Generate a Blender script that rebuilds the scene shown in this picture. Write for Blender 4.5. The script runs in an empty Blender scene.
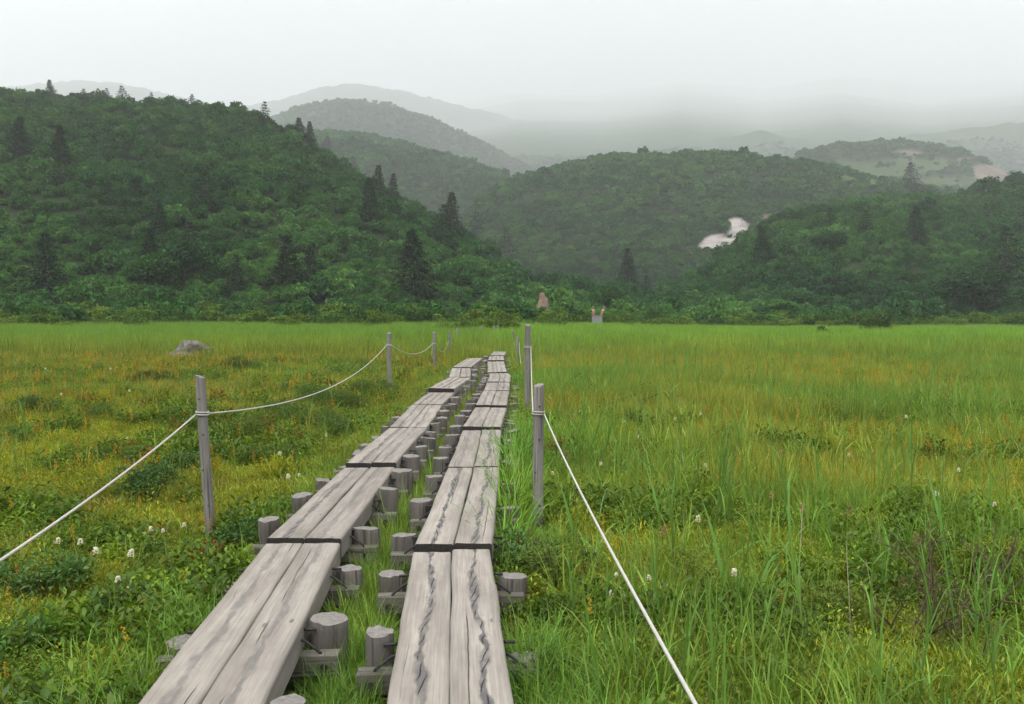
import bpy, math, random
import numpy as np
from mathutils import Vector, Matrix, Euler

random.seed(7)
RNG = np.random.default_rng(7)
PI = math.pi
scene = bpy.context.scene
COL = scene.collection

# ------------------------------------------------------------------ camera
EYE = 1.85
FPX = 900.0
CX, CY = 512.0, 352.0
PITCH = math.atan(40.0 / 900.0)
cam_d = bpy.data.cameras.new("camera")
cam_d.lens = 36.0 * FPX / 1024.0
cam_d.sensor_width = 36.0
cam_d.clip_start = 0.05
cam_d.clip_end = 20000
cam = bpy.data.objects.new("camera", cam_d)
COL.objects.link(cam)
cam.location = (0, 0, EYE)
cam.rotation_euler = (PI / 2 - PITCH, 0, 0)
scene.camera = cam

# ------------------------------------------------------------------ world: overcast sky
SUN_EL, SUN_AZ = math.radians(58), math.radians(-150)
world = bpy.data.worlds.new("World")
scene.world = world
world.use_nodes = True
wn, wl = world.node_tree.nodes, world.node_tree.links
wn.clear()
w_out = wn.new("ShaderNodeOutputWorld")
w_bg = wn.new("ShaderNodeBackground")
w_bg.inputs["Strength"].default_value = 0.1
w_sky = wn.new("ShaderNodeTexSky")
w_sky.sky_type = 'NISHITA'
w_sky.sun_disc = False
w_sky.sun_elevation = SUN_EL
w_sky.sun_rotation = SUN_AZ
w_sky.air_density = 1.0
w_sky.dust_density = 4.0
w_hsv = wn.new("ShaderNodeHueSaturation")
w_hsv.inputs["Saturation"].default_value = 0.1
w_hsv.inputs["Value"].default_value = 1.0
wl.new(w_sky.outputs[0], w_hsv.inputs["Color"])
w_tc = wn.new("ShaderNodeTexCoord")
w_sep = wn.new("ShaderNodeSeparateXYZ")
wl.new(w_tc.outputs["Generated"], w_sep.inputs[0])
w_pow = wn.new("ShaderNodeMath"); w_pow.operation = 'POWER'; w_pow.use_clamp = True
w_pow.inputs[1].default_value = 2.0
wl.new(w_sep.outputs["Z"], w_pow.inputs[0])
w_ramp = wn.new("ShaderNodeMapRange")          # overcast: the zenith is brighter than the horizon
w_ramp.inputs[1].default_value = 0.0
w_ramp.inputs[2].default_value = 1.0
w_ramp.inputs[3].default_value = 5.0
w_ramp.inputs[4].default_value = 27.0
wl.new(w_pow.outputs[0], w_ramp.inputs[0])
w_map = wn.new("ShaderNodeMapping")
w_map.inputs["Scale"].default_value = (1.0, 1.0, 4.0)
wl.new(w_tc.outputs["Generated"], w_map.inputs[0])
w_noise = wn.new("ShaderNodeTexNoise")
w_noise.inputs["Scale"].default_value = 2.2
w_noise.inputs["Detail"].default_value = 5
wl.new(w_map.outputs[0], w_noise.inputs["Vector"])
w_nr = wn.new("ShaderNodeMapRange")
w_nr.inputs[1].default_value = 0.3
w_nr.inputs[2].default_value = 0.7
w_nr.inputs[3].default_value = 0.1
w_nr.inputs[4].default_value = 2.2
wl.new(w_noise.outputs["Fac"], w_nr.inputs[0])
w_mul = wn.new("ShaderNodeMath"); w_mul.operation = 'MULTIPLY'
wl.new(w_ramp.outputs[0], w_mul.inputs[0]); wl.new(w_nr.outputs[0], w_mul.inputs[1])
w_comb = wn.new("ShaderNodeCombineColor")
for i, k in enumerate((1.0, 1.0, 1.0)):
    m = wn.new("ShaderNodeMath"); m.operation = 'MULTIPLY'
    m.inputs[1].default_value = k
    wl.new(w_mul.outputs[0], m.inputs[0]); wl.new(m.outputs[0], w_comb.inputs[i])
w_mix = wn.new("ShaderNodeMix"); w_mix.data_type = 'RGBA'
w_mix.inputs[0].default_value = 0.88
wl.new(w_hsv.outputs[0], w_mix.inputs[6]); wl.new(w_comb.outputs[0], w_mix.inputs[7])
wl.new(w_mix.outputs[2], w_bg.inputs["Color"])
wl.new(w_bg.outputs[0], w_out.inputs["Surface"])

# ------------------------------------------------------------------ sun behind the cloud
sun_d = bpy.data.lights.new("sun", 'SUN')
sun_d.energy = 1.5
sun_d.angle = math.radians(30)
sun_d.color = (1.0, 0.97, 0.93)
sun = bpy.data.objects.new("sun", sun_d)
COL.objects.link(sun)
sdir = Vector((math.sin(SUN_AZ) * math.cos(SUN_EL), math.cos(SUN_AZ) * math.cos(SUN_EL), math.sin(SUN_EL)))
sun.rotation_euler = sdir.to_track_quat('Z', 'Y').to_euler()

# ------------------------------------------------------------------ exposure, sampling
vs = scene.view_settings
vs.view_transform = 'Standard'
vs.look = 'None'
vs.exposure = 0.55
vs.gamma = 1.0
vs.use_curve_mapping = False
cy = scene.cycles
cy.max_bounces = 8
cy.diffuse_bounces = 4
cy.transmission_bounces = 4
cy.glossy_bounces = 2
cy.volume_bounces = 4
cy.use_denoising = True
cy.denoiser = 'OPENIMAGEDENOISE'
cy.denoising_input_passes = 'RGB_ALBEDO_NORMAL'
cy.use_adaptive_sampling = False

HAZE_DENSITY = 0.00029

# ------------------------------------------------------------------ small helpers
def tag(o, label=None, cat=None, group=None, kind=None):
    if label: o["label"] = label
    if cat: o["category"] = cat
    if group: o["group"] = group
    if kind: o["kind"] = kind
    return o

def empty(name, loc, rz=0.0):
    o = bpy.data.objects.new(name, None)
    o.empty_display_size = 0.2
    COL.objects.link(o)
    o.location = loc
    o.rotation_euler = (0, 0, rz)
    return o

def mesh_from(name, V, F, mats=(), mat_idx=None, smooth=False, vcol=None, uv=None):
    """V (n,3) array; F list of index tuples or an (m,k) int array."""
    V = np.asarray(V, dtype=np.float32)
    me = bpy.data.meshes.new(name)
    if isinstance(F, np.ndarray):
        m, k = F.shape
        me.vertices.add(len(V)); me.vertices.foreach_set("co", V.ravel())
        me.loops.add(m * k); me.loops.foreach_set("vertex_index", F.astype(np.int32).ravel())
        me.polygons.add(m)
        me.polygons.foreach_set("loop_start", np.arange(0, m * k, k, dtype=np.int32))
        me.polygons.foreach_set("loop_total", np.full(m, k, dtype=np.int32))
        me.update(calc_edges=True)
    else:
        me.from_pydata([tuple(map(float, v)) for v in V], [], [tuple(int(i) for i in f) for f in F])
    for mt in mats: me.materials.append(mt)
    if mat_idx is not None:
        me.polygons.foreach_set("material_index", np.asarray(mat_idx, dtype=np.int32))
    if smooth:
        me.polygons.foreach_set("use_smooth", np.ones(len(me.polygons), dtype=bool))
    if vcol is not None:
        at = me.attributes.new("vcol", 'FLOAT_COLOR', 'POINT')
        c = np.ones((len(V), 4), dtype=np.float32); c[:, :3] = vcol
        at.data.foreach_set("color", c.ravel())
    if uv is not None:
        at = me.attributes.new("woodmap", 'FLOAT_VECTOR', 'POINT')
        at.data.foreach_set("vector", np.asarray(uv, dtype=np.float32).ravel())
    me.update()
    return me

def obj(name, me, parent=None, loc=None):
    o = bpy.data.objects.new(name, me)
    COL.objects.link(o)
    if parent is not None: o.parent = parent
    if loc is not None: o.location = loc
    return o

class MB:
    """collects pieces into one mesh"""
    def __init__(s): s.V = []; s.F = []; s.C = []; s.n = 0; s.M = []
    def add(s, V, F, col=None, mi=0):
        V = np.asarray(V, dtype=np.float64)
        s.V.append(V)
        for f in F: s.F.append(tuple(int(i) + s.n for i in f)); s.M.append(mi)
        s.C.append(np.tile(np.asarray(col if col is not None else (1, 1, 1), dtype=np.float64), (len(V), 1)))
        s.n += len(V)
    def mesh(s, name, mats, smooth=False, colour=False):
        V = np.vstack(s.V)
        return mesh_from(name, V, s.F, mats, s.M, smooth, np.vstack(s.C) if colour else None)

def tube(path, rad, sides=8, cap=True):
    """swept tube along points; rad scalar or list"""
    P = [Vector(p) for p in path]
    n = len(P)
    R = rad if hasattr(rad, "__len__") else [rad] * n
    V, F = [], []
    up0 = None
    for i in range(n):
        t = (P[min(i + 1, n - 1)] - P[max(i - 1, 0)]).normalized()
        if up0 is None:
            a = Vector((0, 0, 1)) if abs(t.z) < 0.9 else Vector((1, 0, 0))
            u = t.cross(a).normalized()
        else:
            u = (up0 - t * up0.dot(t)).normalized()
        up0 = u
        w = t.cross(u)
        for k in range(sides):
            a = 2 * PI * k / sides
            V.append(P[i] + (u * math.cos(a) + w * math.sin(a)) * R[i])
    for i in range(n - 1):
        for k in range(sides):
            k2 = (k + 1) % sides
            F.append((i * sides + k, i * sides + k2, (i + 1) * sides + k2, (i + 1) * sides + k))
    if cap:
        F.append(tuple(range(sides - 1, -1, -1)))
        F.append(tuple((n - 1) * sides + k for k in range(sides)))
    return np.array([tuple(v) for v in V]), F

def box(c, s, rz=0.0):
    x, y, z = s[0] / 2, s[1] / 2, s[2] / 2
    V = np.array([(-x, -y, -z), (x, -y, -z), (x, y, -z), (-x, y, -z), (-x, -y, z), (x, -y, z), (x, y, z), (-x, y, z)])
    if rz:
        ca, sa = math.cos(rz), math.sin(rz)
        V = V @ np.array([[ca, sa, 0], [-sa, ca, 0], [0, 0, 1]])
    V = V + np.array(c)
    return V, [(0, 3, 2, 1), (4, 5, 6, 7), (0, 1, 5, 4), (1, 2, 6, 5), (2, 3, 7, 6), (3, 0, 4, 7)]

# value noise ---------------------------------------------------------------
_tab = np.random.default_rng(11).random((256, 256))
def vnoise(x, y):
    xi = np.floor(x).astype(int); yi = np.floor(y).astype(int)
    fx = x - xi; fy = y - yi
    fx = fx * fx * (3 - 2 * fx); fy = fy * fy * (3 - 2 * fy)
    g = lambda a, b: _tab[a & 255, b & 255]
    return (g(xi, yi) * (1 - fx) + g(xi + 1, yi) * fx) * (1 - fy) + (g(xi, yi + 1) * (1 - fx) + g(xi + 1, yi + 1) * fx) * fy
def fbm(x, y, s, o=4):
    x = np.asarray(x, dtype=float) / s; y = np.asarray(y, dtype=float) / s
    r = 0; a = 0.5; t = 0
    for k in range(o):
        r = r + a * vnoise(x + 17.3 * k, y - 9.7 * k); t += a
        x = x * 2.03; y = y * 2.03; a *= 0.5
    return r / t
def sst(a, b, x):
    t = np.clip((x - a) / (b - a), 0, 1)
    return t * t * (3 - 2 * t)

# ------------------------------------------------------------------ terrain height
def H_meadow(x, y):
    x = np.asarray(x, float); y = np.asarray(y, float)
    r = x / np.maximum(y, 5.0)
    z = (fbm(x, y, 2.6, 3) - 0.5) * 0.10
    z = z - 0.75 * sst(35, 120, y) * sst(-0.02, 0.25, r)
    return z

class Hill:
    def __init__(s, sil, rng, wf, wb, p, tree, amp=0.05, curve=None, nscale=60.0):
        s.curve, s.nscale = curve, nscale
        s.px = np.array([a for a, b in sil], float); s.py = np.array([b for a, b in sil], float)
        s.rx = np.array([a for a, b in rng], float); s.rv = np.array([b for a, b in rng], float)
        s.wfx = np.array([a for a, b in wf], float); s.wfv = np.array([b for a, b in wf], float)
        s.wb, s.p, s.amp = wb, p, amp
        tx = np.linspace(-700, 1800, 626)
        S = np.interp(tx, s.px, s.py); R = np.interp(tx, s.rx, s.rv); W = np.interp(tx, s.wfx, s.wfv)
        # ray slope of the ridge line, camera pitch taken in
        a = np.arctan((CY - S) / FPX) - PITCH
        slope = np.tan(a) * 1.0
        Z = np.zeros_like(tx)
        for i in range(len(tx)):
            yy = np.linspace(R[i] - W[i] * 0.98, R[i] + s.wb * 0.5, 60)
            g = s.prof(yy, R[i], W[i])
            lo = np.max(g / yy)
            Z[i] = max(0.0, slope[i] / lo + (EYE - tree) * 1.0)
        Z[slope <= 0.004] = 0
        s.tx, s.Z = tx, Z
    def prof(s, y, R, W):
        t = np.clip((y - (R - W)) / W, 0, 1)
        if s.curve is not None:
            xa = np.array(s.curve[0], float); ya = np.array(s.curve[1], float)
            acc = 0
            for k in (-0.09, -0.045, 0.0, 0.045, 0.09):          # rounded off, no creases
                acc = acc + np.interp(y * (1 + k), xa, ya)
            return acc / 5
        f = np.sin(t * PI / 2) ** s.p
        t2 = np.clip((y - R) / s.wb, 0, 1)
        return np.where(y < R, f, np.cos(t2 * PI / 2) ** 1.4)
    def h(s, x, y):
        px = CX + FPX * x / y
        R = np.interp(px, s.rx, s.rv); W = np.interp(px, s.wfx, s.wfv)
        g = s.prof(y, R, W)
        Z = np.interp(px, s.tx, s.Z)
        n = 1 + s.amp * (fbm(x, y, s.nscale, 3) - 0.5) * 2 * sst(0.0, 0.3, g) * (1 - 0.6 * sst(0.8, 1.0, g))
        return Z * g * n

HILLS = [
    # near hill on the left
    Hill([(-700, 60), (-200, 76), (0, 90), (50, 92), (100, 95), (150, 99), (190, 103), (240, 107), (265, 114), (300, 130),
          (330, 149), (360, 166), (400, 186), (430, 202), (470, 224), (500, 244), (530, 266), (560, 292), (600, 312)],
         [(-700, 380), (0, 370), (250, 330), (400, 275), (560, 200), (700, 190)],
         [(-700, 275), (0, 262), (250, 215), (400, 150), (560, 60), (700, 50)], 260, 1.15, 4.2, 0.10),
    # near hill on the right
    Hill([(560, 315), (600, 303), (640, 288), (700, 265), (730, 243), (760, 223), (800, 207), (850, 197), (900, 192), (950, 191),
          (1000, 185), (1024, 177), (1150, 150), (1800, 120)],
         [(560, 200), (700, 265), (850, 350), (1024, 420), (1800, 430)],
         [(560, 50), (700, 110), (850, 200), (1024, 270), (1800, 280)], 240, 1.2, 3.0, 0.10),
    # middle hill with the pale outcrop
    Hill([(380, 312), (440, 240), (480, 190), (520, 168), (560, 159), (610, 151), (680, 145), (740, 145), (800, 150), (850, 160),
          (900, 170), (960, 185), (1100, 220), (1300, 300)],
         [(380, 640), (700, 700), (1300, 640)], [(380, 330), (700, 380), (1300, 330)], 400, 1.05, 9.0, 0.08),
    # middle hill behind the left one
    Hill([(-100, 300), (100, 180), (200, 140), (260, 129), (305, 127), (350, 129), (400, 136), (450, 149), (490, 162), (530, 180), (600, 230), (680, 312)],
         [(-100, 850), (700, 900)], [(-100, 350), (700, 400)], 400, 1.1, 7.0, 0.06),
    # hill with the bare scar on the right
    Hill([(640, 312), (740, 200), (800, 150), (840, 141), (880, 139), (930, 146), (970, 154), (1000, 166), (1024, 178), (1080, 200), (1300, 300)],
         [(640, 1100), (1300, 1150)], [(640, 320), (1300, 340)], 350, 1.1, 4.0, 0.05),
    # far rounded hill
    Hill([(100, 250), (200, 150), (265, 116), (300, 101), (345, 95), (385, 100), (430, 113), (480, 134), (520, 156), (600, 205), (800, 300)],
         [(100, 1950), (800, 1950)], [(100, 750), (800, 750)], 700, 1.1, 14.0, 0.04),
    # hill behind it
    Hill([(-700, 90), (-100, 80), (0, 90), (40, 84), (90, 80), (140, 86), (230, 108), (280, 100), (320, 88), (350, 83), (400, 90), (520, 120), (700, 180)],
         [(-700, 5600), (700, 5600)], [(-700, 2000), (700, 2000)], 1500, 1.1, 5.0, 0.04),
    # far range, low spurs in front of it
    Hill([(380, 250), (520, 165), (570, 150), (620, 146), (660, 152), (700, 140), (760, 128), (800, 136), (840, 150), (880, 138),
          (940, 128), (1000, 122), (1100, 118), (1500, 118)],
         [(380, 2250), (1500, 2350)], [(380, 700), (1500, 700)], 600, 1.1, 6.0, 0.06),
    Hill([(250, 200), (380, 122), (450, 104), (520, 92), (600, 93), (680, 80), (760, 90), (840, 77), (920, 86), (1024, 75), (1500, 80)],
         [(250, 15000), (1500, 15000)], [(250, 13000), (1500, 13000)], 900, 1.3, 6.0, 0.025,
         ([1350, 1600, 1800, 2000, 2600, 4000, 6500, 10000, 15000, 16000], [0, 0.045, 0.072, 0.0947, 0.1346, 0.222, 0.384, 0.626, 1.0, 0.9]), 1900.0),
]
def foot(x, y):
    """gentle rise of the thicket belt behind the meadow"""
    px = CX + FPX * x / y
    y0 = treeline(px)
    return 7.0 * sst(0, 140, y - y0 - 4) * (0.5 + fbm(x, y, 40, 2))
def treeline(px):
    px = np.asarray(px, float)
    wob = (fbm(px + 900, px * 0 + 3.3, 55, 3) - 0.5) * 16 + (fbm(px + 100, px * 0 + 9.1, 17, 2) - 0.5) * 5
    return wob + np.interp(px, [-400, 0, 250, 420, 470, 520, 600, 800, 1024, 1400], [88, 92, 94, 92, 84, 88, 118, 126, 128, 130])
def H(x, y):
    x = np.asarray(x, float); y = np.asarray(y, float)
    z = H_meadow(x, y)
    yy = np.maximum(y, 60.0)
    hh = foot(x, yy)
    for h in HILLS:
        hh = np.maximum(hh, h.h(x, yy))
    far = (fbm(x, yy, 35, 4) - 0.5) * np.minimum(6.0, np.maximum(0, hh) * 0.15)
    return z + np.where(y > 70, hh + far * sst(90, 200, yy), 0)

def ray(px, py):
    d = Vector(((px - CX) / FPX, (CY - py) / FPX, -1.0))
    d.rotate(Euler((PI / 2 - PITCH, 0, 0)))
    return d
def at_depth(px, py, Y):
    d = ray(px, py)
    k = Y / d.y
    return Vector((d.x * k, Y, EYE + d.z * k))
def on_plane(px, py, z):
    d = ray(px, py)
    k = (z - EYE) / d.z
    return Vector((d.x * k, d.y * k, z))
def on_terrain(px, py, y0=30.0, y1=4800.0):
    d = ray(px, py)
    ys = np.geomspace(y0, y1, 2400)
    xs = d.x / d.y * ys; zs = EYE + d.z / d.y * ys
    hit = np.nonzero(zs <= H(xs, ys))[0]
    if len(hit) == 0: return None
    i = hit[0]
    return Vector((xs[i], ys[i], float(H(xs[i], ys[i]))))

# ------------------------------------------------------------------ materials
def new_mat(name):
    m = bpy.data.materials.new(name)
    m.use_nodes = True
    nt = m.node_tree
    nt.nodes.clear()
    out = nt.nodes.new("ShaderNodeOutputMaterial")
    return m, nt, out
def nmath(nt, op, a, b=None, c=None, clamp=False):
    n = nt.nodes.new("ShaderNodeMath"); n.operation = op; n.use_clamp = clamp
    for i, v in enumerate((a, b, c)):
        if v is None: continue
        if isinstance(v, (int, float)): n.inputs[i].default_value = v
        else: nt.links.new(v, n.inputs[i])
    return n.outputs[0]
def nnoise(nt, vec, scale, detail=3, rough=0.55):
    n = nt.nodes.new("ShaderNodeTexNoise")
    n.inputs["Scale"].default_value = scale; n.inputs["Detail"].default_value = detail
    n.inputs["Roughness"].default_value = rough
    if vec is not None: nt.links.new(vec, n.inputs["Vector"])
    return n.outputs["Fac"]
def nmix(nt, f, a, b, mode='MIX'):
    n = nt.nodes.new("ShaderNodeMix"); n.data_type = 'RGBA'; n.blend_type = mode
    for i, v in ((0, f), (6, a), (7, b)):
        if isinstance(v, (int, float)): n.inputs[i].default_value = v
        elif isinstance(v, tuple): n.inputs[i].default_value = (*v, 1)
        else: nt.links.new(v, n.inputs[i])
    return n.outputs[2]
def nramp(nt, f, stops):
    n = nt.nodes.new("ShaderNodeValToRGB")
    e = n.color_ramp.elements
    while len(e) < len(stops): e.new(0.5)
    for i, (p, c) in enumerate(stops):
        e[i].position = p; e[i].color = (*c, 1)
    nt.links.new(f, n.inputs[0])
    return n.outputs[0]
def ncomb(nt, x, y, z):
    n = nt.nodes.new("ShaderNodeCombineXYZ")
    for i, v in enumerate((x, y, z)):
        if isinstance(v, (int, float)): n.inputs[i].default_value = v
        else: nt.links.new(v, n.inputs[i])
    return n.outputs[0]
def nsmooth(nt, v, a, b):
    n = nt.nodes.new("ShaderNodeMapRange"); n.interpolation_type = 'SMOOTHSTEP'
    for i, q in enumerate((v, a, b)):
        if isinstance(q, (int, float)): n.inputs[i].default_value = q
        else: nt.links.new(q, n.inputs[i])
    return n.outputs[0]
def nbump(nt, h, strength, dist):
    n = nt.nodes.new("ShaderNodeBump")
    n.inputs["Strength"].default_value = strength; n.inputs["Distance"].default_value = dist
    nt.links.new(h, n.inputs["Height"])
    return n.outputs[0]
def principled(nt, out, col, rough=0.8, normal=None, spec=0.3):
    b = nt.nodes.new("ShaderNodeBsdfPrincipled")
    if isinstance(col, tuple): b.inputs["Base Color"].default_value = (*col, 1)
    else: nt.links.new(col, b.inputs["Base Color"])
    if isinstance(rough, (int, float)): b.inputs["Roughness"].default_value = rough
    else: nt.links.new(rough, b.inputs["Roughness"])
    b.inputs["Specular IOR Level"].default_value = spec
    if normal is not None: nt.links.new(normal, b.inputs["Normal"])
    nt.links.new(b.outputs[0], out.inputs["Surface"])
    return b

def plant_mat(name, instanced, transl=0.35, gloss=0.12):
    m, nt, out = new_mat(name)
    a = nt.nodes.new("ShaderNodeAttribute"); a.attribute_name = "vcol"
    if instanced:
        t = nt.nodes.new("ShaderNodeAttribute"); t.attribute_type = 'INSTANCER'; t.attribute_name = "tint"
        tc = t.outputs["Color"]
    else:
        t = nt.nodes.new("ShaderNodeObjectInfo"); tc = t.outputs["Color"]
    col = nmix(nt, 1.0, a.outputs["Color"], tc, 'MULTIPLY')
    d = nt.nodes.new("ShaderNodeBsdfDiffuse"); nt.links.new(col, d.inputs[0])
    tr = nt.nodes.new("ShaderNodeBsdfTranslucent")
    warm = nmix(nt, 1.0, col, (1.25, 1.15, 0.6), 'MULTIPLY')
    nt.links.new(warm, tr.inputs[0])
    mx = nt.nodes.new("ShaderNodeMixShader"); mx.inputs[0].default_value = transl
    nt.links.new(d.outputs[0], mx.inputs[1]); nt.links.new(tr.outputs[0], mx.inputs[2])
    if gloss > 0:
        g = nt.nodes.new("ShaderNodeBsdfGlossy"); g.inputs["Roughness"].default_value = 0.45
        mx2 = nt.nodes.new("ShaderNodeMixShader"); mx2.inputs[0].default_value = gloss * 0.12
        nt.links.new(mx.outputs[0], mx2.inputs[1]); nt.links.new(g.outputs[0], mx2.inputs[2])
        mx = mx2
    nt.links.new(mx.outputs[0], out.inputs["Surface"])
    return m
M_GRASS = plant_mat("meadow_plants", True, 0.35, 0.10)
M_FOREST = plant_mat("forest_leaves", True, 0.25, 0.0)
M_PLANT = plant_mat("single_plants", False, 0.3, 0.08)
M_TREE = plant_mat("single_tree_leaves", False, 0.2, 0.0)

def wood_mat(name, base_a, base_b, zone, deck=True):
    m, nt, out = new_mat(name)
    at = nt.nodes.new("ShaderNodeAttribute"); at.attribute_name = "woodmap"
    sp = nt.nodes.new("ShaderNodeSeparateXYZ"); nt.links.new(at.outputs["Vector"], sp.inputs[0])
    u, v, topm = sp.outputs[0], sp.outputs[1], sp.outputs[2]
    oi = nt.nodes.new("ShaderNodeObjectInfo"); rnd = oi.outputs["Random"]
    sd = nmath(nt, 'MULTIPLY', rnd, 60.0)
    vs_ = nmath(nt, 'ADD', v, sd)
    grain = nnoise(nt, ncomb(nt, nmath(nt, 'MULTIPLY', u, 110.0), nmath(nt, 'MULTIPLY', vs_, 2.5), sd), 1.0, 4, 0.6)
    broad = nnoise(nt, ncomb(nt, nmath(nt, 'MULTIPLY', u, 9.0), nmath(nt, 'MULTIPLY', vs_, 1.3), sd), 1.0, 3)
    patch = nnoise(nt, ncomb(nt, nmath(nt, 'MULTIPLY', u, 14.0), nmath(nt, 'MULTIPLY', vs_, 9.0), sd), 1.0, 4)
    col = nmix(nt, nsmooth(nt, broad, 0.3, 0.7), base_a, base_b)
    gr = nmath(nt, 'MULTIPLY_ADD', nsmooth(nt, grain, 0.25, 0.75), 0.34, 0.80)
    gr = nmath(nt, 'MULTIPLY', gr, nmath(nt, 'MULTIPLY_ADD', patch, 0.35, 0.84))
    gr = nmath(nt, 'MULTIPLY', gr, nmath(nt, 'MULTIPLY_ADD', rnd, 0.20, 0.90))
    grc = nt.nodes.new("ShaderNodeCombineColor")
    for i in range(3): nt.links.new(gr, grc.inputs[i])
    col = nmix(nt, 1.0, col, grc.outputs[0], 'MULTIPLY')
    hgt = nmath(nt, 'MULTIPLY', grain, 0.12)
    if deck:
        wob = nmath(nt, 'SUBTRACT', nnoise(nt, ncomb(nt, sd, nmath(nt, 'MULTIPLY', vs_, 1.6), 0.0), 1.0, 3), 0.5)
        off = nmath(nt, 'MULTIPLY_ADD', nmath(nt, 'FRACT', nmath(nt, 'MULTIPLY', rnd, 7.3)), 0.05, -0.025)
        c = nmath(nt, 'SUBTRACT', nmath(nt, 'SUBTRACT', u, off), nmath(nt, 'MULTIPLY', wob, nmath(nt, 'MULTIPLY_ADD', nmath(nt, 'FRACT', nmath(nt, 'MULTIPLY', rnd, 5.9)), 0.16, 0.03)))
        # slanting checks that follow each other along the heart of the plank
        sgn = nmath(nt, 'SIGN', nmath(nt, 'SUBTRACT', nmath(nt, 'FRACT', nmath(nt, 'MULTIPLY', rnd, 3.7)), 0.4))
        jag = nmath(nt, 'SUBTRACT', nnoise(nt, ncomb(nt, nmath(nt, 'MULTIPLY', u, 30.0), nmath(nt, 'MULTIPLY', vs_, 14.0), sd), 1.0, 3), 0.5)
        b = nmath(nt, 'SUBTRACT', nmath(nt, 'MULTIPLY', c, sgn), nmath(nt, 'MULTIPLY', vs_, 0.17))
        b = nmath(nt, 'ADD', b, nmath(nt, 'MULTIPLY', jag, 0.013))
        fr = nmath(nt, 'FRACT', nmath(nt, 'DIVIDE', b, 0.030))
        ln = nmath(nt, 'ABSOLUTE', nmath(nt, 'SUBTRACT', fr, 0.5))
        wn_ = nnoise(nt, ncomb(nt, sd, nmath(nt, 'MULTIPLY', vs_, 3.1), 4.0), 1.0, 3)
        zw = nmath(nt, 'MULTIPLY_ADD', nsmooth(nt, wn_, 0.28, 0.72), 0.034, 0.005)
        ac = nmath(nt, 'ABSOLUTE', nmath(nt, 'ADD', c, nmath(nt, 'MULTIPLY', jag, 0.022)))
        zin = nmath(nt, 'SUBTRACT', 1.0, nsmooth(nt, ac, nmath(nt, 'MULTIPLY', zw, 0.45), nmath(nt, 'MULTIPLY', zw, 1.15)))
        zin = nmath(nt, 'MULTIPLY', zin, nmath(nt, 'MULTIPLY_ADD', nsmooth(nt, patch, 0.35, 0.6), 0.5, 0.5))
        core = nmath(nt, 'SUBTRACT', 1.0, nsmooth(nt, ac, nmath(nt, 'MULTIPLY', zw, 0.25), nmath(nt, 'MULTIPLY', zw, 0.7)))
        zin = nmath(nt, 'MULTIPLY', zin, topm); core = nmath(nt, 'MULTIPLY', core, topm)
        slit = nmath(nt, 'MULTIPLY', nmath(nt, 'SUBTRACT', 1.0, nsmooth(nt, ln, 0.05, 0.14)), core)
        slit = nmath(nt, 'MULTIPLY', slit, nsmooth(nt, nnoise(nt, ncomb(nt, sd, nmath(nt, 'MULTIPLY', vs_, 6.0), nmath(nt, 'MULTIPLY', u, 12.0)), 1.0, 2), 0.30, 0.42))
        slit = nmath(nt, 'MULTIPLY', slit, nsmooth(nt, nmath(nt, 'FRACT', nmath(nt, 'MULTIPLY', rnd, 13.7)), 0.25, 0.45))
        # short cross cracks, and a long straight crack in some planks
        cr = nnoise(nt, ncomb(nt, nmath(nt, 'MULTIPLY', u, 7.0), nmath(nt, 'MULTIPLY', vs_, 34.0), sd), 1.0, 2)
        crm = nmath(nt, 'MULTIPLY', nsmooth(nt, cr, 0.70, 0.78), nmath(nt, 'SUBTRACT', 1.0, nsmooth(nt, ac, 0.02, 0.09)))
        crm = nmath(nt, 'MULTIPLY', crm, topm)
        zf = nmath(nt, 'MULTIPLY', zin, nmath(nt, 'MULTIPLY_ADD', nmath(nt, 'FRACT', nmath(nt, 'MULTIPLY', rnd, 13.7)), 0.5, 0.5))
        col = nmix(nt, zf, col, zone)
        col = nmix(nt, nmath(nt, 'MULTIPLY', crm, 0.55), col, (0.13, 0.12, 0.115))
        col = nmix(nt, nmath(nt, 'MULTIPLY', slit, 0.95), col, (0.022, 0.02, 0.02))
        hgt = nmath(nt, 'SUBTRACT', hgt, nmath(nt, 'MULTIPLY', slit, 1.0))
        hgt = nmath(nt, 'SUBTRACT', hgt, nmath(nt, 'MULTIPLY', zin, 0.25))
        r2 = nmath(nt, 'FRACT', nmath(nt, 'MULTIPLY', rnd, 13.7)); r3 = nmath(nt, 'FRACT', nmath(nt, 'MULTIPLY', rnd, 29.3))
        # a long straight split, broken along its length
        w3 = nmath(nt, 'SUBTRACT', nnoise(nt, ncomb(nt, sd, nmath(nt, 'MULTIPLY', vs_, 2.2), 9.0), 1.0, 4), 0.5)
        su = nmath(nt, 'ABSOLUTE', nmath(nt, 'SUBTRACT', nmath(nt, 'SUBTRACT', u, nmath(nt, 'MULTIPLY_ADD', r3, 0.17, -0.085)), nmath(nt, 'MULTIPLY', w3, 0.035)))
        br = nsmooth(nt, nnoise(nt, ncomb(nt, sd, nmath(nt, 'MULTIPLY', vs_, 1.1), 17.0), 1.0, 2), 0.46, 0.56)
        sw = nmath(nt, 'MULTIPLY_ADD', br, 0.0032, 0.0001)
        sp_ = nmath(nt, 'MULTIPLY', nmath(nt, 'SUBTRACT', 1.0, nsmooth(nt, su, nmath(nt, 'MULTIPLY', sw, 0.4), sw)), nmath(nt, 'MULTIPLY', br, topm))
        col = nmix(nt, nmath(nt, 'MULTIPLY', sp_, 0.9), col, (0.025, 0.023, 0.022))
        hgt = nmath(nt, 'SUBTRACT', hgt, sp_)
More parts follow.
